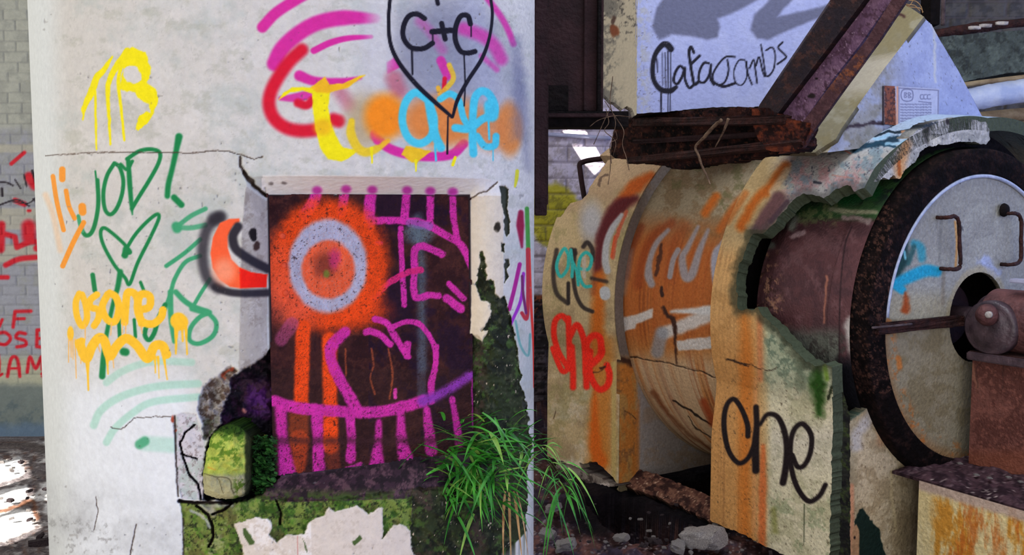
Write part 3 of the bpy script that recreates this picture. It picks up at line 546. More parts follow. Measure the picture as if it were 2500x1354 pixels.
    p.mott(c(176, 178, 178), 90, .2, .8, .7, 44, sst(1190, 1300, p.y+.3*(400-p.x))*(p.x < 460)); p.mott(c(120, 118, 116), 16, .62, .8, .5, 45, sst(1230, 1290, p.y)*(p.x < 300))  # grey shadow at the stack's lower left painted into the plaster
    # inner reveals
    ro = inside(x, y, OUTER, 1.5, 0)*(1-inside(x, y, INNER, 1.5, 0))
    pass
    p.ell(zD([(390, 430)])[0], 10, 17, c(20, 14, 16), .2, 1, 5); p.ell(zD([(415, 510)])[0], 8, 12, c(60, 40, 34), .3, 1, 5); p.ell(zD([(2070, 380)])[0], 7, 12, c(40, 34, 20), .3, 1, 5)
    for q in ((510, 80), (600, 75)): p.ell(zD([q])[0], 7, 4, c(120, 110, 104), .5, .9, 4)
    for q in ((830, 125), (1030, 118), (1210, 122), (1450, 125), (1610, 130), (1765, 135)): p.ell(zD([q])[0], 12, 10, c(200, 50, 170), .5, .9)
    p.zone(rb, c(168, 160, 150)); p.mott(c(96, 76, 62), 14, .45, .6, .9, 7, rb); p.mott(c(84, 110, 60), 18, .5, .65, .7, 9, rb*sst(1000, 1060, y)); p.mott(c(190, 96, 66), 9, .66, .74, .9, 10, rb*(y < 930))
    s(zE([(380, 180), (430, 150), (460, 130)]), 6, c(190, 92, 60), .5, .9, 5)
    p.zone(sb, c(206, 202, 208)); p.mott(c(170, 186, 178), 30, .45, .6, .7, 8, sb); p.mott(c(120, 104, 104), 8, .62, .72, .6, 12, sb); p.ell(zE([(60, 465)])[0], 4, 9, c(180, 84, 60), .3, 1, 3); p.ell(zE([(75, 540)])[0], 3, 4, c(180, 84, 60), .3, 1, 3)
    p.zone(mb*(1-pa), c(120, 138, 62)); mm = mb*(1-pa); p.mott(c(52, 84, 26), 26, .42, .56, .95, 14, mm*sst(520, 600, x)); p.mott(c(160, 166, 110), 20, .55, .7, .8, 15, mm*(1-sst(560, 640, x))); p.mott(c(92, 80, 48), 40, .5, .64, .6, 19, mm); p.mott(c(36, 44, 20), 10, .58, .68, .9, 16, mm); p.mott(c(90, 130, 40), 14, .6, .7, .8, 17, mm)
    s(zE([(250, 1020), (330, 1080), (300, 1030), (440, 1020)]), 16, c(180, 176, 168), .5, .7, 5); s(zE([(180, 1060), (250, 1100), (300, 1170)]), 8, c(190, 190, 190), .5, .7, 5)
    p.zone(pa, c(216, 204, 188)); p.mott(c(236, 230, 222), 40, .45, .6, .8, 18, pa*(x < 760)); p.mott(c(190, 176, 158), 12, .6, .7, .5, 19, pa); s(zE([(878, 1230), (878, 1354)]), 2, c(190, 120, 110), .4, .8)
    for q in (zE([(515, 1180), (540, 1175), (595, 1265), (590, 1290), (560, 1290), (530, 1230)]), zE([(1230, 1270), (1290, 1225), (1300, 1250), (1250, 1300)]), zE([(915, 1250), (935, 1300), (945, 1345), (925, 1320)])): p.poly(q, c(70, 92, 44), 1.5, 4)
    p.zone(cv, c(18, 12, 20)); p.mott(c(64, 28, 60), 40, .5, .64, .8, 20, cv*(y > 930)*(y < 1060)); p.ell(zE([(650, 330)])[0], 36, 40, c(106, 46, 130), .6, .8, 8); p.mott(c(30, 52, 24), 14, .45, .6, .9, 21, cv*sst(1080, 1120, y)); p.mott(c(60, 34, 46), 16, .5, .62, .8, 23, cv*(y < 1000)); p.ell(zE([(530, 410)])[0], 5, 6, c(190, 120, 110), .4, .9, 4)
    sl = inside(x, y, OUTER, 1.5, 0)*sst(-8, 4, y-(1162-(x-690)*.136))*(1-cv)*(x > 600); p.zone(sl, c(54, 34, 44)); p.mott(c(94, 66, 72), 14, .5, .62, .9, 24, sl); p.mott(c(28, 18, 24), 18, .5, .6, .9, 25, sl); p.mott(c(60, 78, 30), 18, .4, .6, 1, 26, sl*sst(1185, 1215, y))
    p.zone(mr_, c(44, 52, 26)); p.mott(c(22, 26, 12), 30, .42, .56, .9, 27, mr_); p.mott(c(84, 84, 60), 14, .62, .74, .6, 28, mr_); p.mott(c(74, 56, 46), 40, .5, .65, .8, 29, mr_*(1-sst(1170, 1200, x))*(y > 820)); p.mott(c(222, 200, 170), 9, .78, .82, 1, 30, mr_); p.mott(c(70, 96, 40), 20, .6, .7, .8, 31, mr_)
    for q in EDGEF: p.zone(msk(q, 1.5, 4), c(56, 60, 48))
    p.poly(BEIGE, c(222, 206, 176), 1.5, 4)
    for q, wd in CRACKS: p.zone(linem(x, y, q, wd)*.8, c(84, 66, 54))
    for q, wd in DK: p.zone(linem(x, y, q, wd), c(44, 30, 26))
    pits = sst(.93, .97, vnoise(x/9, y/9, 77))*(vnoise(x/60, y/60, 5) > .6); p.zone(pits*.5, c(150, 146, 140))
colo = empty('chimney_stack', (CC[0], CC[1], 0), 'thick round white plastered stack covered in graffiti with a framed rusty steel hatch', 'chimney stack')
da = 2.4*2.2/F/CR; a0 = math.radians(-103); fi = np.arange(math.radians(-185), math.radians(5), da)
ang = np.concatenate([fi, np.linspace(math.radians(5)+.03, math.radians(175), 40)])
zs = np.concatenate([np.linspace(-.1, .54, 6), np.arange(.545, 2.13, 2.4*2.2/F), np.linspace(2.15, 5.0, 10)])
AA, ZZ = np.meshgrid(ang, zs, indexing='ij')
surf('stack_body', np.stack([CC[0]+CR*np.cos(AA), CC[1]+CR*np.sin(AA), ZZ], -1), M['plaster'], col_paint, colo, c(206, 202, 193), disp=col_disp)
# steel hatch panel with its own paint
def panel_paint(p):
    s = p.stroke; p.mott(c(46, 22, 24), 40, .4, .6, .9, 2); p.mott(c(84, 46, 38), 12, .58, .7, .6, 3); p.mott(c(34, 18, 40), 120, .5, .65, .7, 4, (p.x > 900)*1.)
    p.zone((p.y > 900)*.3, c(60, 40, 34)); MG, OR = c(220, 52, 162), c(255, 80, 24)
    def d(q, w, cl=MG, **k): k.setdefault('soft', .25); k.setdefault('grain', .25); s(zD(q), np.asarray(w)*.3544, cl, jit=2, **k)
    def e(q, w, cl=MG, **k): k.setdefault('soft', .25); k.setdefault('grain', .3); s(zE(q), np.asarray(w)*.3722, cl, jit=2, **k)
    s(zD([(1520, 330), (1545, 600), (1550, 900), (1555, 1354)]), [30, 22, 20, 20], c(96, 112, 120), .7, .7, 4, .3); p.ell(zD([(1530, 420)])[0], 36, 26, c(104, 120, 126), .4, .8, 5, .3); e([(1690, 0), (1690, 300)], 60, c(90, 90, 100), op=.5)
    d([(830, 105), (805, 200), (745, 290)], 78); d([(1030, 105), (1010, 200), (1000, 280)], 64); d([(1210, 105), (1195, 200), (1185, 350)], 78); d([(1450, 105), (1430, 335)], 56); d([(1612, 105), (1608, 350)], 52); d([(1762, 105), (1770, 300), (1795, 460)], 46)
    d([(1180, 335), (1400, 332), (1560, 352), (1700, 425), (1820, 500), (1895, 650)], 52); d([(1470, 350), (1600, 370)], 60, c(150, 110, 180), op=.6)
    d([(1405, 385), (1415, 650), (1432, 915)], 38); d([(1690, 565), (1620, 530), (1540, 508), (1500, 550), (1500, 680), (1495, 800), (1515, 865), (1600, 848), (1665, 850)], 48); d([(1210, 870), (1330, 760), (1450, 692), (1545, 672)], 42, c(224, 44, 120)); d([(1740, 770), (1840, 870)], 42); d([(1722, 868), (1820, 940)], 60); d([(1270, 490), (1240, 490)], 30)
    p.ell(zD([(905, 640)])[0], 148, 162, OR, .14, .96, 10, .25); p.ell(zD([(680, 900)])[0], 58, 60, c(250, 100, 70), .7, .75, 8, .3); p.ell(zD([(1130, 960)])[0], 62, 42, OR, .6, .85, 8, .3); p.ell(zD([(560, 700)])[0], 34, 80, c(250, 96, 60), .7, .7, 8, .4)
    p.ell(zD([(905, 645)])[0], 96, 114, c(186, 186, 204), .08, 1, 3, .12); p.ell(zD([(908, 670)])[0], 65, 71, c(246, 98, 56), .1, 1, 3, .2); p.ell(zD([(880, 640)])[0], 26, 30, c(120, 52, 40), .6, .8, 5); p.ell(zD([(895, 700)])[0], 8, 9, c(120, 130, 50), .5, .9, 3); p.ell(zD([(950, 600)])[0], 14, 24, c(206, 50, 120), .6, .7, 5)
    e([(915, -140), (910, 0), (900, 355)], 96, OR); e([(1085, -60), (1090, 300), (1092, 640)], [100, 92, 110], OR); e([(885, 430), (885, 600)], 130, c(170, 72, 34), op=.7); e([(890, 600), (890, 780)], [130, 80], c(220, 78, 34), op=.7); e([(1100, 640), (1110, 780)], 100, c(150, 62, 40), op=.6); e([(840, -160), (770, -60)], 90, c(190, 80, 130), op=.6)
    d([(1165, 1102), (1200, 1095), (1270, 1125), (1335, 1185)], 46); d([(1230, 1010), (1310, 1040), (1360, 1120), (1455, 1270)], 46); d([(1350, 1065), (1450, 1028), (1540, 1050), (1615, 1150), (1645, 1250), (1645, 1360)], 36)
    e([(1190, -110), (1105, -20), (1095, 60), (1140, 180), (1210, 300), (1262, 400)], [70, 80, 70, 74, 76, 80]); e([(1788, -10), (1780, 120), (1755, 230), (1755, 350)], [36, 36, 46, 40]); e([(1200, 20), (1150, 60)], 30, op=0)
    e([(725, 345), (850, 385), (1000, 402), (1150, 412), (1300, 420), (1450, 410), (1600, 375), (1700, 345)], 76); e([(1700, 345), (1830, 290), (2010, 180)], [70, 60, 60], c(150, 60, 170), soft=.6)
    for q, w in (([(765, 400), (780, 600), (815, 840)], [80, 66, 120]), ([(1005, 410), (1010, 600), (1020, 850)], [80, 70, 84]), ([(1222, 430), (1230, 600), (1225, 720)], [66, 56, 66]), ([(1412, 480), (1405, 620), (1395, 760)], [40, 50, 96]), ([(1552, 430), (1562, 600), (1590, 740)], [50, 70, 100]), ([(1725, 400), (1740, 550), (1755, 670)], [46, 66, 80]), ([(1890, 330), (1920, 500), (1940, 620)], [36, 50, 60])): e(q, w)
    e([(1600, -30), (1595, 50)], 44); e([(1517, 275), (1520, 320)], 26, c(230, 70, 160)); e([(2022, 200), (2027, 520)], 12, c(150, 40, 120)); e([(1200, 790), (1290, 760)], 30, c(200, 56, 150))
    for q in ([(1360, 0), (1375, 100), (1355, 200), (1385, 300)], [(1470, 0), (1500, 160), (1480, 330)], [(1190, 0), (1195, 180)]): e(q, 12, c(190, 90, 50), op=.7, soft=.6)
    p.mott(c(40, 22, 26), 7, .66, .74, .8, 9, sst(1040, 1070, p.y)); p.mott(c(46, 26, 26), 6, .68, .76, .7, 10)
    p.zone(sst(1060, 1075, p.y+6*p.n1)*(1-sst(1075, 1092, p.y+6*p.n1))*.6, c(66, 38, 40))
hp = sheet('hatch_panel', PL, PU, Z3, [(650, 472), (1150, 473), (1156, 1100), (1000, 1122), (688, 1160), (668, 1160)], M['panel'], panel_paint, step=2, thick=-PN*-.0+np.array((0, .02, 0)), base=c(66, 34, 32), parent=colo,
           disp=lambda x, y, V: .004*(fbm(x, y, 20, 4, 4)-.5)+.0025*(fbm(x, y, 5, 2, 4)-.5)*(y > 1040), flip=False)
def rivet(ctr, n, r, mat, parent, name='bolt'):
    n = n/np.linalg.norm(n); a = np.cross(n, (0, 0, 1.)); a /= np.linalg.norm(a); b_ = np.cross(n, a); bm = bmesh.new()
    prev = None
    for rr, hh in ((1, 0), (1, .25), (.8, .55), (.45, .72)):
        ring = [bm.verts.new(ctr+(a*math.cos(k*math.pi/6)+b_*math.sin(k*math.pi/6))*r*rr+n*r*hh) for k in range(12)]
        if prev:
            for k in range(12): bm.faces.new([prev[k], prev[(k+1) % 12], ring[(k+1) % 12], ring[k]])
        prev = ring
    bm.faces.new(prev); return bmo(name, bm, mat, parent, True)
OB = noisy('orange_over_rust', c(200, 66, 34), c(236, 88, 50), None, 60, .7, .3, 60)
PNc = PN if PN[1] < 0 else -PN
for q in ((590, 440), (602, 640), (612, 832)):
    P = hit(*[np.array(v) for v in zD([q])[0]], PL, PN); rivet(P-PNc*.001, PNc, .008, OB, hp, 'rivet')

# ------------------------------------------------------------------ the big insulated drum machine
def st(P): d = P-OM; return d@AX, d@TX, d[:, 2]
def rust_streaks(p, m=None, k=1.0, seed=0):
    S, T, Z = st(p.P); ph = np.arctan2(Z-1, 1-T); m = 1 if m is None else m
    lf_ = .25+.75*sst(.35, .65, fbm(S*300, ph*300, 110, 3, seed+30)); m = m*lf_; n = fbm(S*420, ph*12, 30, 4, seed+1); p.zone(sst(.5, .66, n)*.8*k*m, c(196, 112, 44)); n = fbm(S*700, ph*8, 20, 4, seed+5); p.zone(sst(.58, .68, n)*.7*k*m, c(150, 66, 26)); n = fbm(S*1300, ph*14, 16, 3, seed+9); p.zone(sst(.62, .72, n)*.6*k*m, c(96, 52, 34))
EPH = np.array([-.31, 0, .245, .44, .695, 1.012, 1.504, 2.01, 2.5, 3.14, 3.45]); ERR = np.array([1.05, 1.02, 1.03, 1.042, 1.046, .978, .909, .94, 1.0, 1.0, 1.05])
def band(s0, s1, kind, zb=-.12):
    st_ = 2.5*4.3/F; ss = np.arange(s0, s1+st_*.5, st_); ss[-1] = s1
    zl = np.arange(zb, .69, st_); ph0 = math.asin(-.31/1.04); ph = np.concatenate([np.arange(ph0, 1.9, st_), np.linspace(1.92, math.pi-ph0, 30)]); zr = np.linspace(.66, zb, 8)
    S, _ = np.meshgrid(ss, np.arange(len(zl)+len(ph)+len(zr)), indexing='ij')
    R0 = 1.04 if kind == 'l' else 1.02
    r = np.full((len(ss), len(ph)), R0)
    if kind == 'r':
        w = ((ss-s0)/(s1-s0))[:, None]; r = R0*(1-w)+np.interp(ph, EPH, ERR)[None]*w
    t_ = 1-r*np.cos(ph); z_ = 1+r*np.sin(ph)
    o = np.ones((len(ss), 1)); e0 = t_[:, :1]
    T = np.hstack([o*e0*sst(.4, .69, zl)[None], t_, o*t_[:, -1:]+0*zr[None]]); Z = np.hstack([o*zl[None], z_, o*zr[None]])
    P = Mm(S, T, Z); D = np.stack([0*T, 1-T, np.where((Z < .69), 0, 1-Z)], -1); D /= np.linalg.norm(D, axis=-1)[..., None]
    inw = D[..., 1:2]*TX+D[..., 2:3]*Z3
    return P, inw*.06
mach = empty('exhaust_fan_casing', Mm(.4, 1, 0), 'big rust streaked plaster insulated fan casing with graffiti on its curved bands', 'machine')
BLK = c(34, 24, 24)
# left band
def lb_paint(p):
    x, y = p.x, p.y; s = p.stroke; p.mott(c(164, 140, 106), 60, .4, .65, .8, 3); p.mott(c(222, 208, 186), 50, .45, .7, .8, 4, sst(900, 950, y)); p.mott(c(150, 140, 90), 40, .5, .7, .5, 5)
    p.zone((1-sst(430, 560, y))*.6, c(208, 170, 136)); p.ell(zH([(380, 470)])[0], 28, 48, c(188, 188, 198), .6, .8)
    def h(q, w, cl, **k): k.setdefault('soft', .4); s(zH(q), np.asarray(w)*.406, cl, **k)
    def j(q, w, cl, **k): k.setdefault('soft', .4); s(zJ(q), np.asarray(w)*.372, cl, **k)
    h([(740, 190), (640, 260), (560, 350)], [40, 90, 60], c(206, 98, 34), soft=.5, jit=3); h([(650, 330), (560, 370), (500, 440), (450, 560), (425, 700), (415, 830), (405, 900)], [30, 90, 90, 80, 60, 50, 30], c(96, 30, 34), soft=.5, jit=3); h([(590, 410), (530, 560), (505, 690)], [20, 24, 20], c(196, 100, 70), jit=3)
    h([(430, 800), (420, 950), (415, 1100), (420, 1380)], [70, 70, 80, 100], c(206, 106, 28), soft=.6, jit=4); j([(500, -20), (495, 300), (480, 500), (470, 745)], [120, 130, 150, 170], c(206, 132, 56), soft=.7, jit=4); j([(440, 250), (435, 500), (440, 640), (470, 745)], [20, 60, 80, 90], c(222, 104, 24), soft=.5, jit=4); j([(560, 100), (560, 880)], 30, c(196, 168, 104), soft=.8)
    h([(560, 430), (505, 510), (470, 600), (462, 700), (475, 765)], [24, 40, 40, 44, 40], c(186, 184, 184)); h([(520, 560), (500, 680)], 16, c(210, 90, 50)); h([(459, 890), (461, 910)], 64, c(196, 196, 198), soft=.2)
    KS = c(46, 36, 34); TE = c(54, 186, 178); RR = c(255, 42, 22)
    h([(170, 640), (150, 780), (170, 900), (235, 960)], 26, KS, soft=.6, op=.85); h([(240, 840), (240, 960)], 22, KS, soft=.5); h([(280, 640), (270, 780), (285, 900), (325, 980), (385, 1010)], 24, KS, soft=.5, op=.9); h([(330, 620), (355, 595), (385, 640), (385, 700)], 26, KS, soft=.5, op=.9); h([(380, 810), (470, 830)], 22, KS, soft=.7, op=.8); h([(260, 640), (280, 660)], 30, KS, soft=.5)
    h([(235, 655), (215, 632), (180, 690), (170, 750), (195, 800), (235, 750), (242, 680), (235, 655)], 20, TE); h([(255, 640), (265, 740), (262, 800)], 20, TE); h([(262, 700), (290, 770), (300, 850)], 18, TE); h([(300, 750), (360, 755), (380, 690), (345, 655), (308, 700), (305, 790), (335, 855), (375, 858)], 20, TE); h([(335, 690), (335, 800)], 24, c(200, 190, 180), op=.7)
    h([(240, 1070), (200, 1035), (160, 1070), (155, 1160), (185, 1260), (235, 1340)], 34, RR); h([(240, 1050), (245, 1200), (250, 1354)], 34, RR); h([(250, 1160), (290, 1090), (325, 1150), (342, 1250), (345, 1380)], 36, RR); h([(350, 1290), (352, 1200), (390, 1155), (430, 1170), (435, 1260), (400, 1310), (360, 1340)], 40, RR)
    j([(160, 0), (185, 70), (225, 150), (262, 120), (280, 0)], 34, RR); j([(285, -10), (293, 150), (293, 255)], 40, RR, soft=.5); j([(375, -10), (378, 120), (382, 250)], 42, RR, soft=.5); j([(410, 80), (450, 75), (485, 30), (480, -10)], 36, RR); j([(405, 20), (400, 130), (425, 220), (470, 270), (520, 240), (532, 170), (515, 110)], 42, RR)
    j([(430, 155), (470, 150), (500, 130), (515, 100)], 5, c(70, 34, 20), jit=3); j([(475, 135), (505, 125)], 16, c(80, 34, 20), jit=4); j([(180, 410), (165, 460)], 5, c(70, 50, 36)); j([(100, 0), (98, 600)], 3, c(120, 100, 70), op=.7); j([(1, 200), (60, 200)], 2, c(120, 100, 70))
    h([(425, 255), (440, 200), (480, 190)], 14, c(90, 70, 60), jit=4, op=.7)
P, TN = band(-.73, 0, 'l'); x, y = project(P)
HB = [zP([(550, 345), (600, 360), (740, 335), (860, 440), (985, 610), (900, 700), (640, 560)]), zP([(-300, 250), (80, 285), (190, 265), (250, 290), (380, 365), (560, 445), (640, 480), (640, 800), (-300, 800)])]
f = np.full(x.shape, 9.); nz = 8*(fbm(x, y, 14, 3, 5)-.5)
for q in HB: f = np.minimum(f, np.where(bb(x, y, q, 40), -sdf(x, y, q)+nz, 9))
f = np.minimum(f, np.where((y < 530) & (y > 380) & (x < 1520), sdf(x, y, [(1300, 700), (1345, 630), (1345, 575), (1380, 520), (1395, 500), (1422, 490), (1437, 476), (1442, 462), (1462, 430), (1480, 405), (1487, 395), (1515, 385), (1700, 380), (1700, 700)])+nz*.6+4, 9))
surf('end_band', P, M['case'], lb_paint, mach, c(200, 174, 130), f=f, thick=TN, flip=True)
def leg_end_paint(p):
    x, y = p.x, p.y; p.zone(1-sst(1548, 1562, x), c(190, 140, 74)); p.mott(c(206, 118, 44), 30, .45, .6, .7, 3, 1-sst(1556, 1566, x), ay=.3); p.mott(c(130, 92, 60), 9, .6, .7, .6, 4, 1-sst(1550, 1560, x), ay=.4)
    p.zone((1-sst(860, 890, y))*(1-sst(1560, 1600, x)), c(120, 106, 94)); p.stroke(zJ([(545, 80), (600, 70), (680, 100)]), 14, c(60, 36, 28), .6, .9, 6); p.stroke(zJ([(633, 410), (670, 430), (707, 465)]), 1.6, c(50, 36, 30)); p.stroke([(1507, 870), (1510, 1183)], 2.5, c(50, 40, 30), .5, .9, 2)
    p.mott(c(160, 130, 100), 40, .45, .65, .5, 6, sst(1556, 1580, x))
sheet('band_end_face', Mm(.002, 0, 0), TX, Z3, [(1440, 1190), (1440, 300), (2150, 300), (2150, 1075), (1735, 1132), (1510, 1182)], M['case'], leg_end_paint, base=c(164, 154, 146), parent=mach, thick=-AX*.03, back=True, flip=True,
      fx=lambda u, v: np.where(v > .69, 1.035-np.hypot(u-1, v-1), np.minimum(u-.002, 1.99-u)), step=3)
# drum between the bands
def dr_paint(p):
    x, y = p.x, p.y; s = p.stroke; up = 1-sst(500, 620, y+.12*(1650-x))
    rust_streaks(p, 1-up, .6, 3); p.zone(up*.9, c(136, 118, 92)); p.mott(c(170, 156, 130), 40, .45, .6, .7, 4, up); p.zone((1-sst(385, 430, y+.12*(x-1500)))*.8, c(216, 206, 178)); p.mott(c(112, 106, 70), 30, .5, .65, .7, 6, up*(x > 1640))
    lo = sst(840, 900, y)
    m = (1-up)*(1-sst(790, 880, y)); p.zone(m*.6, c(178, 84, 32)); rust_streaks(p, m, .45, 21); p.zone(lo*.65, c(216, 198, 170)); rust_streaks(p, lo, 1., 41)
    def h(q, w, cl, **k): k.setdefault('soft', .4); s(zH(q), np.asarray(w)*.406, cl, **k)
    def j(q, w, cl, **k): k.setdefault('soft', .4); s(zJ(q), np.asarray(w)*.372, cl, **k)
    h([(1130, 320), (1060, 420)], 50, c(200, 104, 36), soft=.8, jit=3); h([(1320, 290), (1230, 390), (1150, 520)], 44, c(190, 100, 40), soft=.8, op=.9); h([(860, 480), (760, 560), (690, 700), (660, 850)], 60, c(150, 66, 30), soft=.8, op=.7); h([(680, 500), (620, 640), (590, 800)], 40, c(130, 60, 34), soft=.8, op=.7); h([(940, 500), (880, 600), (850, 800)], 70, c(160, 78, 36), soft=.9, op=.6)
    W1, W2, W3 = c(160, 148, 148), c(178, 174, 186), c(216, 212, 208)
    h([(840, 520), (770, 600), (730, 700), (722, 790), (740, 845)], [24, 34, 34, 50, 44], W1); h([(900, 640), (870, 700), (850, 800)], 32, W1); h([(1020, 500), (960, 620), (925, 690), (945, 800), (985, 780), (1030, 640), (1080, 520)], [20, 34, 44, 54, 54, 40, 20], W1); h([(620, 640), (590, 750), (570, 900)], [20, 50, 30], W1, op=.5, soft=.8)
    h([(1300, 460), (1240, 550), (1180, 610), (1130, 660), (1120, 760), (1150, 870), (1200, 860), (1230, 780)], [34, 44, 54, 50, 44, 60, 44, 30], W2); h([(1180, 600), (1240, 650)], 50, W2); h([(1250, 500), (1210, 590)], 30, c(120, 40, 40), op=.7)
    p.poly(zH([(555, 1048), (640, 1032), (745, 990), (748, 1050), (650, 1082), (640, 1108), (568, 1132)]), W3, 3, 3, .95, .1); h([(860, 1010), (1100, 1002)], [14, 60], W3, jit=3); h([(1085, 1035), (930, 1095), (810, 1140)], [80, 80, 70], W3, jit=3, op=.9); h([(800, 1140), (775, 1250)], 80, c(150, 150, 156), op=.8); p.poly(zH([(890, 1185), (1150, 1155), (1190, 1232), (900, 1245)]), W3, 3, 3, .95, .1)
    h([(800, 610), (785, 700), (765, 790)], [20, 30, 24], c(70, 40, 30), jit=5, op=.85); h([(800, 860), (805, 915)], 18, c(60, 34, 26), jit=3); h([(815, 980), (830, 1030), (870, 1060), (885, 1200), (890, 1320)], [18, 22, 34, 12, 8], c(64, 36, 26), jit=5)
    j([(650, 60), (720, 60), (800, 80), (900, 90), (1000, 120), (1080, 140), (1150, 155), (1205, 188), (1290, 185)], 7, c(40, 26, 20), jit=3, sm=False); j([(950, 345), (1010, 380), (1060, 400), (1130, 460), (1200, 500)], 12, c(50, 36, 28), jit=3, sm=False); j([(1050, 440), (1100, 520), (1200, 590)], 7, c(60, 44, 34), jit=4); j([(820, 290), (900, 400), (1000, 520), (1190, 660)], [40, 26, 20, 16], c(120, 64, 34), op=.7, jit=4, soft=.7); j([(1150, 350), (1190, 440), (1210, 490)], 50, c(170, 70, 30), op=.85, soft=.7)
st_ = 2.5*4.4/F; ss = np.arange(-.02, .78, st_); ph = np.concatenate([np.arange(-1.75, 1.75, st_), np.linspace(1.78, 4.5, 40)])
S, PH = np.meshgrid(ss, ph, indexing='ij')
def drum_disp(x, y, V): return .008*linem(x, y, zJ([(650, 60), (720, 60), (800, 80), (900, 90), (1000, 120), (1080, 140), (1150, 155), (1205, 188), (1290, 185)]), 3)+.003*fbm(x, y, 20, 4, 3)
surf('drum_shell', Mm(S, 1-.982*np.cos(PH), 1+.982*np.sin(PH)), M['case'], dr_paint, mach, c(190, 128, 70), disp=drum_disp, flip=True)
# right band with its broken side
def hole_grime(p):
    i = bb(p.x, p.y, HOLE, 40); d = np.full(p.x.shape, 99.); d[i] = -sdf(p.x[i], p.y[i], HOLE); m = (1-sst(2, 26, d+22*(fbm(p.x, p.y, 16, 4, 88)-.5)))*.75; p.zone(m*(p.y > 560), c(58, 60, 44)); p.zone(m*(p.y <= 560)*.7, c(70, 66, 66))
HOLE = [(1797, 700), (1803, 650), (1825, 600), (1836, 571), (1865, 569), (1893, 541), (1934, 488), (1962, 472), (1990, 478), (2011, 484), (2044, 460), (2076, 451), (2085, 465), (2100, 462), (2125, 451), (2157, 427), (2206, 431), (2400, 500), (2400, 1000), (2100, 990), (2048, 926), (2036, 898), (2014, 887), (1990, 893), (1970, 882), (1934, 845), (1897, 801), (1861, 768), (1850, 748), (1836, 754), (1815, 756), (1802, 757)]
def rb_paint(p):
    x, y = p.x, p.y; s = p.stroke
    def i(q, w, cl, **k): k.setdefault('soft', .4); s(zI(q), np.asarray(w)*.406, cl, **k)
    def k_(q, w, cl, **k): k.setdefault('soft', .3); s(zK(q), np.asarray(w)*.372, cl, **k)
    up = 1-sst(560, 640, y); p.mott(c(176, 150, 104), 60, .45, .65, .7, 3); lf = 1-sst(1830, 1880, x); p.zone(lf*.7*sst(700, 900, y), c(216, 160, 98)); p.zone(lf*(1-up)*.5, c(212, 142, 72)); rust_streaks(p, lf*(1-up), .35, 61)
    tp = sst(1860, 1960, x)*up; p.zone(tp, c(172, 168, 164)); p.mott(c(182, 140, 140), 40, .42, .58, .9, 5, tp*sst(370, 410, y)); p.mott(c(120, 140, 150), 34, .5, .65, .8, 6, tp); p.zone(tp*(1-sst(330, 380, y))*.7, c(160, 186, 220)); p.mott(c(84, 84, 96), 8, .68, .76, .9, 7, tp)
    l2 = (1-sst(1870, 1930, x))*up; p.zone(l2*.6, c(168, 138, 94)); i([(290, 140), (200, 260), (110, 340), (20, 500)], [60, 60, 50, 60], c(196, 102, 34), soft=.7, jit=4); i([(300, 160), (210, 290)], 40, c(214, 200, 170), op=.7, soft=.8); i([(250, 330), (180, 440), (120, 530)], [90, 100, 80], c(110, 76, 76), soft=.4, jit=3); i([(300, 350), (200, 470)], 30, c(90, 60, 70)); i([(50, 300), (-60, 470)], 40, c(190, 110, 50), soft=.8, op=.8)
    i([(700, 40), (790, 10), (850, 0), (960, -30)], 34, c(28, 54, 72), jit=6, soft=.5); s(zM([(0, 920), (150, 870), (210, 900), (330, 920)]), 8, c(30, 66, 88), .4, .95, 5); s(zM([(60, 800), (190, 745), (400, 740), (620, 690), (760, 640), (880, 600)]), 6, c(20, 36, 48), .4, .95, 5); s(zM([(90, 830), (200, 800), (260, 780)]), 8, c(150, 190, 220), .5, .9, 3); s(zM([(420, 740), (540, 730)]), 6, c(180, 130, 96), .5, .9, 3); s(zM([(220, 890), (420, 870), (600, 750)]), 7, c(150, 190, 215), .5, .8, 4)
    i([(560, 20), (620, 30), (680, 60)], 8, c(196, 116, 104)); i([(570, 190), (700, 210)], 8, c(190, 130, 116), op=.7); i([(460, 235), (500, 240)], 14, c(60, 60, 70), jit=3)
    # lower side
    k_([(40, -260), (60, 0), (55, 400), (45, 800), (50, 1250)], [40, 80, 90, 70, 80], c(220, 128, 50), soft=.9, op=.85, jit=4); k_([(150, -200), (155, 200)], 40, c(220, 130, 80), soft=.9, op=.8); k_([(168, 640), (168, 900), (160, 1290)], [30, 50, 50], c(224, 124, 66), soft=.6, jit=3); k_([(120, 200), (110, 1200)], 24, c(232, 160, 100), soft=.9, op=.6)
    rg = sst(1868, 1885, x)*sst(780, 840, y); p.zone(rg*.85, c(232, 224, 192)); p.mott(c(186, 180, 140), 50, .5, .65, .6, 8, rg); rgu = sst(1850, 1880, x)*sst(750, 760, y)*(1-sst(880, 1000, y)); p.zone(rgu*.7, c(166, 180, 150)); p.mott(c(110, 128, 106), 16, .5, .62, .8, 9, rgu)
    p.zone(sst(1875, 1890, x)*sst(1000, 1080, y)*(1-sst(1060, 1200, y))*.35, c(214, 204, 200)); p.mott(c(150, 160, 120), 26, .6, .7, .6, 14, rg*sst(1180, 1240, y))
    k_([(530, 120), (530, 250), (540, 420)], [60, 110, 60], c(44, 82, 26), soft=.6, jit=8); k_([(575, 120), (590, 200)], 30, c(120, 150, 60), soft=.8); k_([(400, 80), (430, 250)], 60, c(110, 120, 96), soft=.9, op=.7, jit=6); k_([(640, 220), (600, 330)], 20, c(50, 56, 36), jit=5); k_([(240, 1060), (250, 1200)], 40, c(140, 140, 70), soft=.9, op=.7, jit=5); k_([(440, 1020), (437, 1270)], 8, c(90, 96, 70), soft=.6)
    k_([(0, 95), (60, 100), (120, 120), (180, 145), (230, 140), (260, 125)], 6, c(60, 40, 30), jit=4, sm=False)
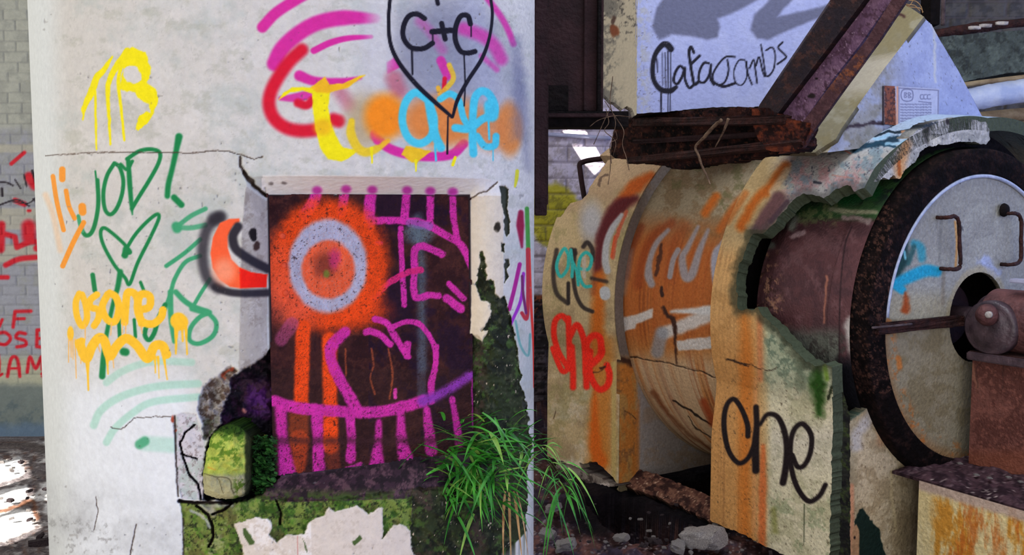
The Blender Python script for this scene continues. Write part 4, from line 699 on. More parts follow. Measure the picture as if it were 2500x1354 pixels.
    s(zJ([(1300, 75), (1350, 85), (1420, 110), (1450, 120)]), 5, c(60, 40, 30), .4, 1, 5, sm=False); p.mott(c(70, 54, 40), 6, .72, .78, .6, 15, sst(900, 940, y))
    hole_grime(p)
    KK = c(34, 24, 26); s(zJ([(1440, 575), (1437, 500), (1400, 400), (1350, 333), (1305, 365), (1284, 450), (1288, 560), (1318, 680), (1380, 752), (1440, 720), (1478, 640), (1495, 590)]), [13, 13, 12, 12, 12, 13, 13, 12, 12, 12, 12, 12], KK, .3)
    s(zJ([(1493, 385), (1498, 500), (1490, 620), (1492, 800)]), [14, 14, 18, 18], KK, .3); k_([(150, 500), (195, 435), (260, 445), (305, 530), (325, 650), (318, 780), (300, 880)], [24, 30, 34, 38, 40, 44, 46], KK)
    k_([(360, 700), (395, 775), (440, 765), (480, 680), (485, 570), (430, 495), (375, 530), (350, 620), (352, 760), (380, 880), (430, 970), (480, 1003), (540, 965), (578, 895)], 34, KK)
    p.zone(sst(2052-6, 2052, x+16*p.n1)*sst(900, 930, y), c(34, 42, 24))
P, TN = band(.725, 1.44, 'r'); x, y = project(P); nz = 9*(fbm(x, y, 12, 3, 55)-.5)
f = -sdf(x, y, HOLE)+nz
bt = zK([(-200, 1120), (0, 1200), (60, 1225), (100, 1260), (200, 1300), (330, 1370), (500, 1450), (900, 1600)]); bx = np.array(bt)
f = np.minimum(f, np.where(x < 2300, np.interp(x, bx[:, 0], bx[:, 1])-y+nz, 9))
S_, T_, Z_ = st(P.reshape(-1, 3)); f = np.minimum(f, np.where(Z_.reshape(x.shape) < .75, (1.432-S_.reshape(x.shape))*500+nz, 9))
surf('broken_band', P, M['case'], rb_paint, mach, c(228, 200, 148), f=f, thick=TN, flip=True, rimcol=c(70, 78, 60))
# dark exposed corner under the plaster of the band
bm = bmesh.new()
sheet('exposed_corner', Mm(1.40, .03, 0)+0, (AX+TX)/math.sqrt(2), Z3, [(2030, 900), (2045, 905), (2075, 1010), (2076, 1400), (2038, 1400)], M['case'], lambda p: (p.mott(c(60, 72, 34), 14, .5, .62, .8, 3), p.mott(c(14, 12, 14), 20, .5, .62, .8, 4)), base=c(34, 34, 28), parent=mach, thick=(AX-TX)*-.0+np.array((0, .03, 0)), jag=3, flip=True)
bm.free()
# end plate of the casing
PTOP = zM([(60, 1380), (140, 1250), (260, 1060), (390, 930), (520, 800), (640, 700), (720, 650), (790, 622), (900, 592), (1050, 562), (1200, 565), (1350, 585), (1440, 610), (1500, 598), (1520, 680), (1545, 740), (1545, 830), (1500, 900), (1430, 890), (1350, 868), (1250, 870), (1150, 862), (1050, 885), (1000, 900), (930, 905), (900, 890), (850, 920), (780, 915), (700, 960), (655, 1000), (640, 1060), (600, 1120), (560, 1150), (500, 1200), (455, 1230), (430, 1280), (400, 1335), (350, 1330), (320, 1290), (270, 1340), (190, 1320), (130, 1360)])
def et_paint(p):
    p.mott(c(150, 150, 146), 24, .45, .6, .8, 3); p.stroke(zM([(480, 900), (430, 1050), (400, 1150), (410, 1300)]), 26, c(206, 150, 96), .8, .9, 4); p.stroke(zM([(390, 1120), (400, 1280)]), 8, c(170, 90, 40), .6, .9, 3)
    p.stroke(zM([(760, 640), (740, 740), (760, 850)]), 16, c(60, 56, 54), .7, .8, 5); p.stroke(zM([(620, 700), (720, 670), (880, 610)]), 6, c(40, 50, 60), .4, .9, 4); p.ell(zM([(840, 850)])[0], 14, 14, c(206, 202, 190), .4, .9, 5); p.ell(zM([(1010, 610)])[0], 6, 6, c(80, 70, 76), .4, 1, 3); p.mott(c(60, 56, 60), 5, .72, .78, .9, 7)
sheet('end_plate_rim', Mm(1.44, 0, 0), TX, Z3, PTOP, M['case'], et_paint, base=c(186, 184, 180), parent=mach, thick=-AX*.06, jag=3, js=7, flip=True)
def el_paint(p):
    x = p.x; p.mott(c(166, 146, 112), 40, .42, .6, .8, 3); p.zone((1-sst(2086, 2100, x))*.4, c(150, 140, 110)); k = lambda q, w, cl, **kk: p.stroke(zK(q), np.asarray(w)*.372, cl, .7, **kk)
    k([(900, 380), (860, 460), (790, 560), (780, 640)], 70, c(200, 196, 196), op=.7, jit=5); k([(930, 480), (940, 620)], [30, 50], c(206, 160, 120), op=.7); k([(960, 500), (990, 620)], 40, c(204, 196, 184), op=.7); k([(1010, 800), (1020, 1050), (1040, 1200)], 20, c(216, 196, 150), op=.6, jit=3); k([(750, 900), (755, 1354)], 30, c(220, 150, 110), op=.8); k([(1180, 860), (1160, 1354)], 50, c(120, 100, 80), op=.5)
    p.mott(c(110, 90, 66), 6, .7, .77, .6, 9); p.poly(zK([(752, 1354), (765, 1130), (800, 1060), (825, 1048), (845, 1080), (870, 1120), (890, 1130), (905, 1170), (935, 1190), (945, 1260), (975, 1354), (975, 1500), (752, 1500)]), c(22, 40, 34), 1.5, 4); p.poly(zK([(745, 1354), (752, 1180), (778, 1150), (800, 1200), (800, 1354), (800, 1480), (745, 1480)]), c(196, 150, 110), 1.5, 3, .9); p.ell(zK([(770, 1240)])[0], 3, 4, BLK, .2)
    k([(740, 460), (820, 400), (905, 345)], 22, c(60, 84, 72), jit=4)
sheet('end_plate_foot', Mm(1.44, 0, 0), TX, Z3, [(2073, 1420), (2072, 1035), (2080, 1020), (2110, 1000), (2143, 974), (2500, 974), (2500, 1420)], M['case'], el_paint, base=c(204, 186, 152), parent=mach, thick=-AX*.05, jag=2, flip=True)
# steel drum seen through the break, flange ring, end cover
AC = pm(np.array(2393.), np.array(775.), s=1.5); _, (TC,), (ZC,) = [np.atleast_1d(v) for v in st(AC[None])]
def revolve(name, prof, paint, mat, parent, base, step=2.6*3.9/F, arc=(0, 2*math.pi), disp=None):
    prof = np.array(prof, float); L = np.r_[0, np.cumsum(np.hypot(*np.diff(prof, axis=0).T))]; n = max(4, int(L[-1]/step)); q = np.linspace(0, L[-1], n)
    s_, r_ = np.interp(q, L, prof[:, 0]), np.interp(q, L, prof[:, 1]); a = np.linspace(arc[0], arc[1], int(abs(arc[1]-arc[0])*.7/step))
    return surf(name, Mm(s_[:, None]+0*a, TC-r_[:, None]*np.cos(a), ZC+r_[:, None]*np.sin(a)), mat, paint, parent, base, disp=disp, flip=True)
def sd_paint(p):
    x, y = p.x, p.y; s = lambda q, w, cl, **k: p.stroke(zI(q), np.asarray(w)*.406, cl, .7, **k)
    p.mott(c(78, 50, 54), 50, .42, .6, .8, 3); p.mott(c(122, 86, 88), 30, .55, .7, .6, 4); left = 1-sst(1880, 1930, x-.15*(y-700)); p.mott(c(190, 140, 110), 12, .58, .68, .9, 5, left); p.mott(c(60, 36, 32), 10, .58, .66, .8, 6, left); s([(540, 800), (530, 900), (520, 1080)], [16, 12, 10], c(170, 110, 90), jit=3)
    lo = sst(785, 830, y+10*p.n2); p.zone(lo*(x < 2048)*.9, c(110, 116, 104)); p.mott(c(70, 64, 60), 14, .5, .62, .8, 7, lo); s([(680, 1080), (690, 1200), (720, 1300)], [70, 60, 50], c(196, 186, 180), jit=5)
    p.zone(sst(850, 900, y+14*p.n1)*sst(2035, 2050, x)*.95, c(18, 20, 28)); p.zone((1-sst(525, 545, y+6*p.n1))*1., c(52, 84, 46)); p.mott(c(120, 128, 84), 12, .5, .6, .8, 8, (1-sst(535, 560, y))*(x < 2045)); p.mott(c(30, 40, 40), 16, .5, .62, .9, 9, (1-sst(470, 520, y))); s([(640, 330), (740, 300), (830, 290)], 80, c(28, 92, 44), jit=5); s([(560, 400), (700, 410), (830, 410)], 26, c(150, 150, 120), jit=4); s([(640, 440), (720, 450), (790, 470)], 30, c(150, 130, 126), jit=6); s([(340, 450), (330, 490)], 60, c(140, 144, 130), jit=6); s([(100, 600), (200, 610)], 50, c(120, 124, 114), jit=6); s([(330, 560), (400, 530)], 30, c(200, 170, 170), jit=6, op=.8)  # includes black shade painted low on the drum beside the ring
    s([(650, 590), (625, 800), (615, 1000), (610, 1300)], 8, c(52, 32, 34), soft=.5) if False else p.stroke(zI([(690, 500), (650, 600), (625, 800), (615, 1000), (612, 1340)]), 3.5, c(50, 30, 34), .5)
revolve('steel_drum', [(.76, .2), (.765, .45), (.79, .62), (.84, .69), (.95, .725), (1.1, .735), (1.28, .74), (1.30, .742), (1.305, .752), (1.42, .752)], sd_paint, M['steel'], mach, c(96, 60, 62), arc=(-1.9, 2.4))
revolve('shade_disc', [(.752, .2), (.752, .80)], lambda p: None, M['ring'], mach, c(16, 13, 15), arc=(-2.2, 2.2))  # black disc added inside the break to stand for deep shade
revolve('inner_backing', [(1.37, .60), (1.37, .84)], lambda p: p.mott(c(12, 10, 12), 20, .4, .6, .9, 3), M['ring'], mach, c(24, 20, 22), arc=(.95, 3.3))  # dark annulus added behind the ring to stand for a shaded gap
def rg_paint(p):
    p.mott(c(50, 32, 28), 8, .5, .64, .7, 3); p.mott(c(12, 8, 8), 20, .42, .58, .9, 4); lf = (p.x < 2180)*1.*(p.y < 960); p.mott(c(88, 58, 48), 7, .56, .68, .8, 5, lf)
revolve('flange_ring', [(1.36, .735), (1.40, .742), (1.49, .742), (1.50, .735), (1.505, .69), (1.50, .632), (1.47, .628)], rg_paint, M['ring'], mach, c(24, 16, 16), disp=lambda x, y, V: .006*(fbm(x, y, 9, 3, 3)-.5))
def dc_paint(p):
    x, y = p.x, p.y; up = y < 777; lo = (~up)*1.; up = up*1.; r = np.hypot((p.P-AC)@TX, p.P[:, 2]-ZC)
    p.zone(lo, c(150, 141, 118)); p.mott(c(166, 166, 158), 50, .45, .65, .7, 3, up); p.mott(c(128, 116, 88), 40, .45, .62, .7, 4, lo); p.zone(up*sst(690, 740, y)*(1-sst(2290, 2340, x))*.5, c(172, 160, 124)); p.zone(lo*(1-sst(0, .06, .63-r))*.7, c(150, 110, 70)); p.mott(c(190, 110, 50), 14, .55, .66, .7, 5, lo*(1-sst(.04, .1, .63-r)))
    s = lambda q, w, cl, **k: p.stroke(zI(q), np.asarray(w)*.406, cl, k.pop('soft', .6), **k)
    s([(1010, 600), (1000, 700), (960, 790)], [30, 60, 40], c(30, 64, 62), jit=4); s([(1060, 600), (1100, 620), (1110, 690)], [40, 50, 50], c(50, 150, 170), jit=3, op=.85); s([(1060, 620), (1030, 720)], 30, c(40, 90, 90), op=.8, jit=3); s([(960, 840), (1040, 800), (1130, 765), (1200, 770)], [60, 70, 74, 60], c(36, 160, 196), soft=.35); s([(960, 860), (990, 880)], 50, c(36, 160, 196), soft=.4); s([(1010, 690), (1005, 650)], 14, c(120, 190, 200))
    s([(1310, 470), (1320, 600), (1312, 740)], 14, c(226, 150, 60), op=.7, soft=.9); s([(1225, 450), (1215, 700)], 16, c(120, 120, 116), op=.5); s([(1240, 780), (1235, 960)], 22, c(130, 120, 104), op=.6); s([(1015, 900), (1010, 1000)], [20, 50], c(160, 74, 30), jit=4); s([(1480, 700), (1540, 780)], 60, c(170, 184, 230), jit=10, op=.7); s([(1350, 500), (1356, 520)], 8, c(90, 90, 90)); s([(970, 1290), (975, 1340)], 34, c(200, 116, 50), jit=4, op=.8); s([(1310, 990), (1320, 1200)], 40, c(120, 100, 70), op=.5, soft=.9)
    for q in ((1005, 570), (1160, 345), (1120, 380), (1190, 315), (1340, 235)): p.ell(zI([q])[0], 2.5, 3, c(60, 50, 50), .3, 1, 1)
    hr = np.hypot((p.P-AC)@TX, p.P[:, 2]-ZC-.0); p.zone((1-sst(.215, .24, hr+.01*p.n1))*.5*up, c(176, 160, 120))
def halves(sgn):
    return lambda u, v: np.minimum(np.minimum(.630-np.hypot(u, v), np.hypot(u, v*1.0)-.2), sgn*v-.012)
PD = AC.copy(); PD = PD-AX*.012
BIGD = [(2100, 380), (2900, 200), (2900, 1300), (2100, 1200)]
up_ = sheet('end_cover_upper', PD, TX, Z3, BIGD, M['case'], dc_paint, base=c(150, 149, 143), parent=mach, thick=-AX*.02, fx=halves(1), flip=True)
lo_ = sheet('end_cover_lower', PD, TX, Z3, BIGD, M['case'], dc_paint, base=c(150, 149, 143), parent=mach, thick=-AX*.02, fx=halves(-1), flip=True)
rimm = noisy('sky_glint_edge', c(140, 150, 176), c(186, 194, 216), None, 30, .4, .3, 40)  # blue-white colour paints the sky's reflection on the cover's upper rim
tube('edge_lip', [AC+TX*-.622*math.cos(a)+Z3*.622*math.sin(a)-AX*.006 for a in np.linspace(.06, 3.08, 60)], .009, rimm, up_, 8, sm=False)
box('split_flange', AC+TX*-.70-Z3*.024-AX*.012, TX*.56, AX*.030, Z3*.04, M['rust'], mach, .004, 6, .010)
tube('split_seam', [AC+TX*-.74+AX*.02+Z3*.006, AC+TX*-.62+AX*.024+Z3*.006, AC+TX*-.5+AX*.022+Z3*.006], .005, M['stone'], mach, 8, .2)
def ond(q): return hit(*[np.array(float(v)) for v in zI([q])[0]], AC, AX)
for k, q in enumerate(([(1215, 445), (1262, 438), (1285, 475), (1290, 600), (1292, 735), (1235, 752)], [(1600, 420), (1640, 425), (1660, 470), (1660, 590), (1655, 700), (1600, 725)])):
    pts = [ond(a) for a in q]; pts = [pts[0]-AX*.02]+[a+AX*.035 for a in pts]+[pts[-1]-AX*.02]
    hd = tube('pull_handle', pts, .0085, M['rust'], up_, 8, .35)
kn = ond((1598, 400)); rivet(kn, AX, .03, M['black'], up_, 'latch_knob')
# shaft, hub, bearing and pedestal
sb_ = empty('shaft_bearing', Mm(1.62, TC, ZC), 'round dusty steel shaft bearing on the rusty pedestal beside the white cover', 'bearing')
def cyl(name, s0, s1, r0, r1, mat, parent, tc=None, zc=None, n=40):
    tc = TC if tc is None else tc; zc = ZC if zc is None else zc; bm = bmesh.new(); rings = []
    for s_, r_ in ((s0, r0*.96), (s0+.006, r0), (s1-.006, r1), (s1, r1*.96)): rings.append([bm.verts.new(Mm(s_, tc-r_*math.cos(2*math.pi*k/n), zc+r_*math.sin(2*math.pi*k/n))) for k in range(n)])
    for a, b_ in zip(rings[:-1], rings[1:]):
        for k in range(n): bm.faces.new([a[k], a[(k+1) % n], b_[(k+1) % n], b_[k]])
    bm.faces.new(rings[0]); bm.faces.new(rings[-1][::-1]); return bmo(name, bm, mat, parent, False)
STL = noisy('dusty_steel', c(44, 34, 42), c(84, 66, 72), c(136, 118, 124), 12, .4, .3, 50, .5)
PKS = noisy('pinkish_rust', c(66, 40, 42), c(116, 74, 72), c(150, 106, 102), 10, .6, .4, 60)
cyl('hub', 1.28, 1.36, .16, .14, M['darksteel'], mach); cyl('backing_disc', 1.24, 1.26, .58, .58, M['black'], mach); cyl('shaft', 1.2, 2.3, .045, .045, STL, mach)
cyl('bearing_collar', 1.53, 1.57, .105, .12, STL, sb_); cyl('bearing_housing', 1.57, 1.95, .135, .135, PKS, sb_)
def bpt(px, py, t): return hit(np.array(float(px)), np.array(float(py)), Mm(0, t, 0), TX)
bc = bpt(2415, 800, TC-.15)
def ncyl(name, ctr, r, d, mat, parent, prof=((1, 0), (1, .8), (.85, 1))):
    bm = bmesh.new(); rings = []
    for a, h in prof: rings.append([bm.verts.new(ctr+AX*r*a*math.cos(2*math.pi*k/36)+Z3*r*a*math.sin(2*math.pi*k/36)-TX*d*h) for k in range(36)])
    for a, b_ in zip(rings[:-1], rings[1:]):
        for k in range(36): bm.faces.new([a[k], a[(k+1) % 36], b_[(k+1) % 36], b_[k]])
    bm.faces.new(rings[-1]); bm.faces.new(rings[0][::-1]); return bmo(name, bm, mat, parent, True)
ncyl('side_cover', bc+TX*.04, .115, .06, STL, sb_, ((1, 0), (1, .6), (.9, .8), (.8, .7), (.72, .85), (.3, .9)))
ncyl('grease_cap', bpt(2413, 768, TC-.17), .046, .05, PKS, sb_, ((1, 0), (1, .3), (.8, .7), (.45, .95), (.2, 1.0)))
ncyl('cap_screw', bpt(2413, 768, TC-.22)+TX*.01, .014, .015, M['pale'], sb_)
box('bearing_foot', Mm(1.55, TC-.17, ZC-.165), AX*.6, TX*.4, Z3*.035, STL, sb_, .005)
box('clamp_bar', bpt(2462, 690, TC-.1), AX*.10, TX*.05, Z3*.018, M['pipe'], sb_, .004)
PB = pm(np.array(2365.), np.array(1119.), s=1.56); ZT = PB[2]; _, (TP,), _ = [np.atleast_1d(v) for v in st(PB[None])]
PTp = pm(np.array(2365.), np.array(862.), s=1.56)[2]
def pd_paint(p):
    p.mott(c(84, 46, 40), 40, .42, .6, .8, 3); p.mott(c(140, 88, 76), 7, .56, .68, .7, 4); p.zone(sst(1080, 1120, p.y)*.5, c(140, 76, 50)); p.zone((1-sst(860, 885, p.y))*.6, c(150, 100, 84)); p.stroke(zO([(400, 600), (430, 720)]), 10, c(166, 116, 92), .8, .6, 6); p.stroke(zO([(430, 720), (430, 610), (500, 580), (560, 600), (560, 720)]), 4, c(70, 40, 36), .9, .7, 4)
ped = empty('bearing_pedestal', Mm(1.7, TP+.2, ZT), 'boxy rusty brown steel pedestal standing on the stained plinth at the right edge', 'pedestal')
us = np.arange(1.56, 2.35, 2.5*3.7/F); vs = np.arange(ZT-.02, PTp, 2.5*3.7/F); US, VS = np.meshgrid(us, vs, indexing='ij')
surf('pedestal_body', Mm(US, TP, VS), M['steel'], pd_paint, ped, c(112, 68, 60), thick=TX*.42, back=True, flip=True)
box('pedestal_cap', Mm(1.55, TP-.015, PTp-.002), AX*.82, TX*.45, Z3*.012, M['rust'], ped, .003)
# plinth with stained front and debris on top
PC = hitz(2244., 1170., ZT-.03); (SP_,), (TPL,), _ = [np.atleast_1d(v) for v in st(PC[None])]
plin = empty('concrete_plinth', Mm(SP_, TPL, 0), 'low concrete plinth with orange and yellow rust stains below the pedestal', 'plinth')
def pl_paint(p):
    x = p.x; p.mott(c(204, 140, 50), 46, .42, .56, .95, 3, sst(2262, 2290, x)*sst(1195, 1230, p.y), ay=.3); p.mott(c(190, 96, 34), 40, .52, .64, .7, 4, sst(2290, 2340, x)*sst(1200, 1240, p.y), ay=.2); p.mott(c(222, 206, 160), 50, .5, .65, .7, 5, ay=.3); S, T, Z = st(p.P); p.zone(sst(ZT-.085, ZT-.06, Z+.01*p.n1)*.9, c(186, 162, 150)); p.ell(zK([(1275, 872)])[0], 9, 4, BLK, .3, 1, 3); p.ell(zK([(1440, 900)])[0], 5, 3, BLK, .3, 1, 3)
us = np.arange(SP_, SP_+1.4, 2.5*3.4/F); vs = np.arange(-.2, ZT-.03, 2.5*3.4/F); US, VS = np.meshgrid(us, vs, indexing='ij')
surf('plinth_block', Mm(US, TPL, VS), M['case'], pl_paint, plin, c(222, 202, 148), thick=TX*1.5, back=True, flip=True, rimcol=c(90, 70, 66), disp=lambda x, y, V: .004*fbm(x, y, 20, 4, 3))
us = np.arange(1.452, SP_+1.5, .008); vs = np.arange(TPL+.005, TPL+1.45, .008); US, VS = np.meshgrid(us, vs, indexing='ij'); HZ = ZT-.028+.045*(fbm(US*1000, VS*1000, 70, 5, 3)-.2)*sst(0, .06, US-1.452+.02)*sst(0, .05, VS-TPL)
tag(surf('loose_grit', Mm(US, VS, HZ), M['debris'], lambda p: (p.mott(c(40, 26, 32), 20, .45, .6, .9, 3), p.mott(c(110, 88, 92), 8, .6, .7, .8, 4), p.mott(c(190, 170, 164), 5, .74, .8, .9, 5)), None, c(74, 52, 58), thick=(0, 0, -.012), flip=False), 'dark grit and flaked rust covering the top of the stained plinth', 'debris', kind='stuff')
# hood with name plate
hood = mach
def hf_paint(p):
    x = p.x; p.zone((1-sst(2150, 2230, x))*.8, c(148, 145, 138)); p.mott(c(126, 122, 112), 20, .5, .62, .6, 3, 1-sst(2150, 2200, x)); p.mott(c(166, 175, 208), 60, .45, .65, .7, 4); p.stroke(zG([(1150, 200), (1150, 600)]), 6, c(206, 204, 190), .9, .6, 4); p.stroke(zG([(1130, 180), (1250, 340), (1500, 800)]), 8, c(206, 200, 180), .9, .7, 4); p.mott(c(90, 90, 96), 6, .74, .8, .7, 5)
    p.stroke(zG([(460, 950), (560, 920), (760, 900)]), 8, c(50, 36, 44), .6, .95, 6)
HFO = [(2255, 42), (2275, 60), (2292, 92), (2340, 172), (2385, 258), (2404, 296), (2406, 312), (2330, 312), (2250, 330), (2180, 352), (2020, 372), (2040, 340), (2054, 314), (2100, 248), (2159, 166)]
sheet('hood_front', Mm(1.25, 0, 0), TX, Z3, HFO, M['duct'], hf_paint, base=c(148, 157, 194), parent=hood, thick=-AX*.35, back=True, flip=True, rimcol=c(170, 160, 140), step=3)  # sky light is mixed into the bluish colour of the hood front
r0 = pm(np.array(2054.), np.array(314.), s=1.25); r1 = pm(np.array(2255.), np.array(42.), s=1.25); rd = (r1-r0)/np.linalg.norm(r1-r0); rn = np.cross(rd, AX); rn /= np.linalg.norm(rn)
off = rn*(.004 if (rn@TX) < 0 else -.004)
HLO = [(2160, -30), (2190, -5), (2214, 12), (2256, 40), (2159, 166), (2100, 248), (2054, 314), (2040, 340), (1990, 372), (1880, 372), (1960, 250)]
sheet('hood_side', r0+off, rd, AX, HLO, M['duct'], lambda p: (p.mott(c(128, 116, 82), 50, .42, .6, .8, 3), p.mott(c(150, 144, 124), 40, .55, .7, .7, 5), p.stroke(zG([(860, 90), (920, 120)]), 8, c(60, 30, 30), .5, .9, 3)), base=c(128, 119, 92), parent=hood, thick=-off/.004*.02, flip=False, step=3)
NP = Mm(1.262, 0, 0)
nplate = sheet('name_plate', NP, TX, Z3, zM([(205, 150), (900, 190), (895, 700), (205, 640)]), M['duct'], lambda p: (
    p.poly(zM([(205, 140), (345, 150), (350, 660), (205, 640)]), c(130, 70, 44), 2, 3), p.mott(c(60, 34, 28), 7, .5, .6, .8, 3, (p.x < 2186)*1.), p.stroke(zM([(370, 150), (365, 660)]), 5, c(206, 150, 120), .5, .9),
    p.stroke(zM([(385, 180), (890, 210), (885, 600)]), 2.5, c(110, 110, 136), .4, .9, sm=False), p.stroke(zM([(388, 180), (388, 640)]), 2, c(110, 110, 136), .4, .9),
    p.stroke(zM([(570, 270), (555, 215), (495, 195), (435, 210), (415, 270), (435, 330), (495, 350), (555, 330), (570, 270)]), 2.6, c(112, 114, 142), .3),
    p.stroke(zM([(460, 240), (460, 300), (490, 290), (470, 270), (490, 250), (460, 240)]), 2, c(112, 114, 142), .3), p.stroke(zM([(510, 300), (510, 240), (540, 255), (515, 272), (545, 295), (510, 305)]), 2, c(112, 114, 142), .3),
    [p.stroke(zM([(a+30, 265), (a, 270), (a-5, 300), (a+5, 320), (a+35, 318)]), 2.2, c(110, 112, 140), .3) for a in (665, 710, 755)],
    p.stroke(zM([(640, 352), (800, 370)]), 2, c(100, 100, 130), .4), [p.stroke(zM([(410+i*22+(i % 3)*3, yy-6), (418+i*22, yy+(i % 2)*5), (424+i*22, yy-5+(i % 4)*3)]), 2.0, c(112, 114, 142), .4) for yy in (390, 425, 460, 495, 530, 570, 605) for i in range(18)]),
    base=c(176, 180, 204), parent=bpy.data.objects['hood_front'], thick=-AX*.012, step=1.3, flip=True, rimcol=c(90, 80, 90))
# footing, skid rail and rubble under the casing
sheet('concrete_footing', Mm(0, -.03, 0), AX, Z3, zP([(300, 330), (470, 395), (640, 460), (760, 500), (960, 600), (820, 625), (700, 660), (590, 680), (560, 600), (470, 560), (400, 700), (300, 720)]), M['debris'], lambda p: (p.mott(c(70, 58, 54), 12, .45, .6, .9, 3), p.stroke(zP([(600, 640), (660, 610), (720, 640)]), 12, c(216, 196, 184), .4, 1, 5), p.stroke(zP([(780, 590), (860, 590)]), 7, c(206, 190, 180), .4, 1, 4)), base=c(140, 128, 118), thick=TX*.15, jag=4, flip=True)
tag(bpy.data.objects['concrete_footing'], 'broken pale concrete footing under the left end of the fan casing', 'footing')
V_ = TX*.77+Z3*.64
sheet('skid_rail', Mm(0, .0, -.05), AX, V_, zP([(1030, 595), (1080, 500), (1140, 470), (1150, 400), (1250, 440), (1400, 470), (1600, 560), (1800, 640), (2100, 760), (2100, 1040), (1950, 980), (1700, 850), (1640, 800), (1560, 815), (1400, 720), (1200, 660)]), M['debris'], lambda p: (p.mott(c(130, 92, 74), 7, .5, .62, .9, 3), p.mott(c(196, 160, 134), 4, .68, .76, .9, 4), p.mott(c(48, 30, 28), 14, .52, .62, .9, 5)), base=c(92, 60, 50), thick=-np.cross(AX, V_)*.05, jag=4, flip=False, disp=lambda x, y, V: .012*(fbm(x, y, 7, 3, 4)-.5))
tag(bpy.data.objects['skid_rail'], 'flaking rusty steel skid rail lying between the two feet of the casing', 'rail')

# ------------------------------------------------------------------ steelwork above
gird = empty('rusty_girder', Mm(.2, -.1, 1.74), 'corroded dark horizontal steel girder running above the drum', 'girder')
GO = zF([(640, 850), (790, 855), (1100, 815), (1300, 800), (1500, 795), (1680, 785), (1780, 880), (1900, 900), (2010, 1000), (2040, 1060), (1990, 1110), (1830, 1130), (1640, 1160), (1500, 1190), (1380, 1195), (1250, 1220), (1080, 1245), (960, 1210), (860, 1200), (850, 1170), (780, 1165), (720, 1160), (640, 1165), (600, 1120), (620, 1000), (640, 900)])
sheet('girder_web', Mm(0, -.08, 0), AX, Z3, GO, M['debris'], lambda p: (p.mott(c(62, 34, 28), 24, .45, .6, .9, 3), p.mott(c(12, 9, 10), 24, .48, .6, .9, 4), p.mott(c(96, 56, 40), 6, .64, .74, .8, 5), p.mott(c(110, 50, 30), 20, .5, .62, .8, 6, sst(1880, 1920, p.x))), base=c(38, 22, 22), parent=gird, thick=TX*.07, jag=5, flip=True, back=True)
def bar(name, a, b_, w, h_, mat, parent, t, zoff=0):
    A_ = bpt(*a, t); B_ = bpt(*b_, t); d = B_-A_; L = np.linalg.norm(d); d /= L; upv = np.cross(TX, d); upv = upv if upv[2] > 0 else -upv
    return box(name, A_-upv*h_/2, d*L, upv*h_, TX*w, mat, parent, .004, 4, .008)
bar('flange', (1540, 298), (1915, 292), .09, .035, M['rust'], gird, -.16); bar('flange', (1530, 392), (1960, 345), .08, .03, M['rust'], gird, -.15)
bar('stiffener', (1545, 345), (1900, 325), .04, .018, M['darksteel'], gird, -.12)
brace = empty('diagonal_brace', Mm(1.21, -.12, 1.8), 'purple brown steel channel brace rising diagonally in front of the hood', 'brace')
sheet('brace_flange', Mm(0, -.15, 0), AX, Z3, zG([(-150, 800), (-140, 770), (0, 560), (380, 0), (400, -30), (470, -120), (760, -120), (640, -10), (610, 30), (300, 440), (0, 830), (-60, 920)]), M['steel'], lambda p: (p.mott(c(74, 44, 38), 14, .5, .62, .9, 3), p.mott(c(30, 24, 34), 30, .5, .62, .7, 4), p.stroke(zG([(0, 575), (380, 15)]), 3, c(96, 90, 100), .5, .8)), base=c(40, 26, 28), parent=brace, thick=TX*.028, flip=True, back=True)
sheet('brace_web', Mm(0, -.12, 0), AX, Z3, zG([(-90, 980), (0, 825), (300, 430), (610, 20), (760, -120), (1060, -120), (820, 20), (600, 330), (420, 560), (180, 900), (60, 1060), (-40, 1100)]), M['steel'], lambda p: (p.mott(c(128, 96, 118), 26, .45, .6, .9, 3), p.mott(c(70, 44, 58), 12, .55, .66, .8, 4), p.ell(zG([(245, 705)])[0], 9, 6, BLK, .3, 1, 2), p.ell(zG([(282, 578)])[0], 4, 3, BLK, .3, 1, 1), p.mott(c(180, 150, 170), 5, .72, .8, .8, 6)), base=c(104, 74, 98), parent=brace, thick=TX*.03, flip=True, back=True)
sheet('brace_flange', Mm(0, -.135, 0), AX, Z3, zG([(0, 1130), (60, 1040), (190, 880), (410, 590), (640, 300), (830, 0), (930, -140), (1030, -140), (940, 0), (740, 300), (520, 600), (340, 850), (260, 960), (190, 1080), (100, 1120)]), M['steel'], lambda p: (p.mott(c(128, 72, 44), 9, .5, .6, .95, 3, sst(110, 150, p.y)*(1-sst(190, 240, p.y))), p.mott(c(96, 64, 66), 20, .5, .64, .7, 4), p.mott(c(110, 50, 34), 14, .48, .6, .9, 5, sst(290, 320, p.y))), base=c(72, 44, 48), parent=brace, thick=TX*.014, flip=True, back=True)
sheet('gusset_plate', Mm(0, -.15, 0), AX, Z3, zF([(1640, 800), (1760, 790), (1900, 870), (2060, 900), (2020, 1040), (1960, 1120), (1760, 1110), (1660, 980)]), M['debris'], lambda p: (p.mott(c(110, 52, 32), 14, .46, .6, .9, 3), p.mott(c(30, 18, 18), 20, .5, .62, .9, 4)), base=c(70, 36, 30), parent=brace, thick=TX*.06, jag=4, flip=True, back=True)
duct = empty('plastered_duct', hity(1800., 200., 4.5), 'lilac white plastered duct with black handwriting hanging above the girder', 'duct')
